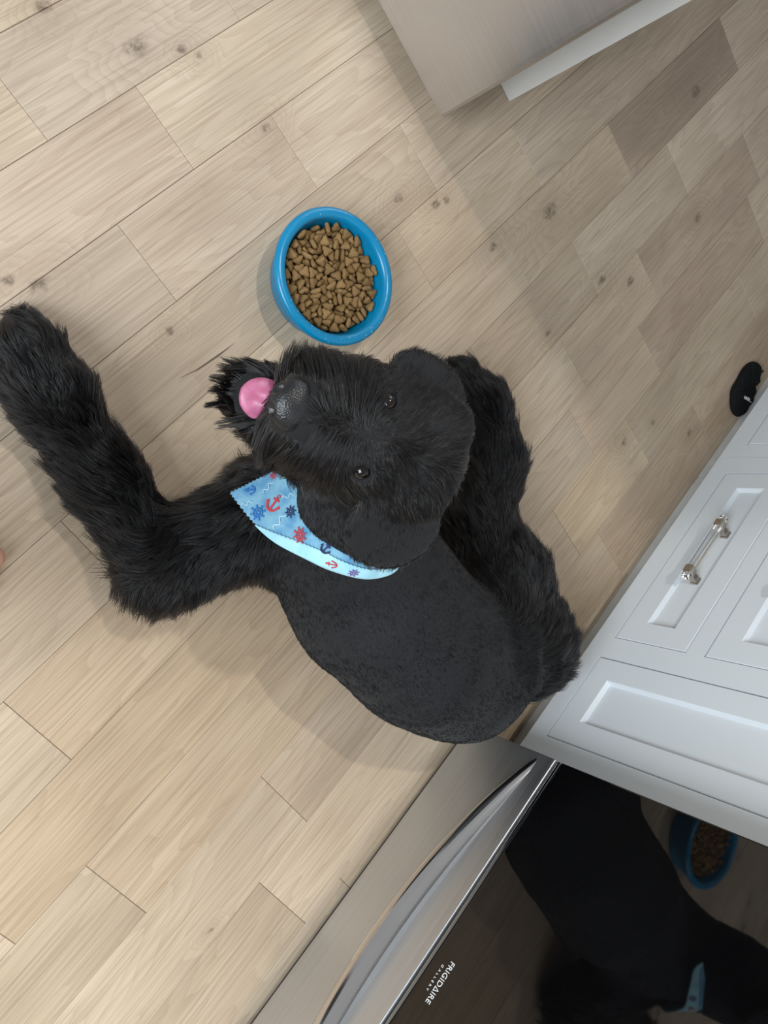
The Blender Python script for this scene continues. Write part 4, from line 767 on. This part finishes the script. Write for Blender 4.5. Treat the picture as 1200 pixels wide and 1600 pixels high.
# cuff seam
cu_ = [(2.095, -1.395), (2.07, -1.388), (2.045, -1.395), (2.034, -1.410)]
def ribbon(name, pl, w, z, mat, parent, t=.0015):
    v = []; f = []
    for i, p in enumerate(pl):
        a = Vector(pl[max(0, i - 1)]); b = Vector(pl[min(len(pl) - 1, i + 1)]); d = (b - a).normalized(); nrm = Vector((-d.y, d.x)) * w / 2; p = Vector(p)
        for s in (1, -1):
            q = p + nrm * s; v += [(q.x, q.y, z), (q.x, q.y, z + t)]
    for i in range(len(pl) - 1):
        o = i * 4; f += [(o + 1, o + 3, o + 7, o + 5), (o, o + 1, o + 5, o + 4), (o + 3, o + 2, o + 6, o + 7)]
    return mesh_obj(name, v, f, mat, parent)
ribbon('cuff_seam', cu_, .006, .0235, simple('black_rib', (.016, .016, .017), .9), se)
for pl in ([(1.953, -1.388), (1.947, -1.394), (1.951, -1.399), (1.958, -1.395)], [(1.953, -1.405), (1.962, -1.399), (1.955, -1.402), (1.960, -1.409)], [(1.966, -1.404), (1.958, -1.410), (1.962, -1.416), (1.969, -1.411)], [(1.963, -1.420), (1.969, -1.426)]):
    ribbon('printed_mark', pl, .0028, .0268, PRINT, se)
# ------------------------------------------------------------------ bare foot of the person taking the picture
per = empty('person', (-.02, -.16, 0)); tag(per, 'bare foot of a standing person at the left edge', 'person')
FD = np.array([.707, -.707, 0]); FS = np.array([.707, .707, 0]); FT = np.array([.034, -.290, 0])
def fp(a, s, z): return tuple(FT - FD * a + FS * s + np.array([0, 0, z]))
TOES = ((.052, .0, .019), (.020, .014, .0145), (-.007, .024, .0135), (-.031, .038, .0125), (-.053, .056, .012))
def foot_sdf(P):
    d = d_cone(P, fp(.31, -.005, .05), fp(.315, -.005, .34), .050, .058)
    for a in ((.335, -.005, .042, .13, .036, .034, .046, .036), (.325, -.01, .042, .15, -.028, .028, .05, .032), (.30, .0, .075, .14, .02, .04, .045, .03)):
        d = smin(d, d_cone(P, fp(*a[:3]), fp(*a[3:6]), a[6], a[7]), .05)
    for s, l, r in TOES:
        d = smin(d, d_cone(P, fp(.14, s * .8, .03), fp(l + .045, s, .027), r * 1.1, r * .92), .014); d = smin(d, d_cone(P, fp(l + .045, s, .025), fp(l + r, s, .018), r * .95, r), .006)
    return np.maximum(d, .001 - P[:, 2])
v_, f_ = surface_nets(foot_sdf, (-.36, -.36, -.01), (.12, .16, .42), .0058)
SKIN = NT('skin'); g_ = SKIN.n('ShaderNodeNewGeometry').outputs['Position']; SKIN.set(Base_Color=SKIN.ramp(SKIN.noise(g_, 25, 3), [(.3, (.55, .27, .19)), (.7, (.64, .35, .26))]), Roughness=.5); SKIN.b.inputs['Subsurface Weight'].default_value = .1; SKIN.b.inputs['Subsurface Radius'].default_value = (.02, .008, .005)
numpy_mesh('foot', v_, f_, SKIN.mat, per)
NAIL = simple('toenail', (.66, .42, .36), .25)
for s, l, r in TOES:
    c_ = np.array(fp(l + r * 1.1, s, .017 + r * .86))
    def nl(P, c_=c_, r=r): return d_ell(P, c_, (r * .62, r * .62, .0022))
    v_, f_ = surface_nets(nl, c_ - .02, c_ + .02, .0022); numpy_mesh('toenail', v_, f_, NAIL, per)

# trouser leg of the same person
DEN = simple('dark_grey_cloth', (.035, .038, .045), .9, noise_amt=.25, nscale=40, bump=.4, bscale=300)
tv = []; tf = []; tn = 32; ax_ = np.array(fp(.315, -.005, 0)); rows = [(.085, .072), (.085, .082), (.10, .085), (.2, .084), (.35, .09), (.5, .10), (.62, .108), (.66, .10), (.67, .06)]
for z, r in rows:
    for i in range(tn):
        a = 2 * math.pi * i / tn; w = 1 + .03 * math.sin(3 * a + z * 20) + .02 * math.sin(7 * a - z * 33); tv.append((ax_[0] + r * w * math.cos(a), ax_[1] + r * w * math.sin(a), z))
for k in range(len(rows) - 1):
    for i in range(tn): tf.append((k * tn + i, k * tn + (i + 1) % tn, (k + 1) * tn + (i + 1) % tn, (k + 1) * tn + i))
tf.append(tuple((len(rows) - 1) * tn + i for i in range(tn)))
mesh_obj('trouser_leg', tv, tf, DEN, per, True)
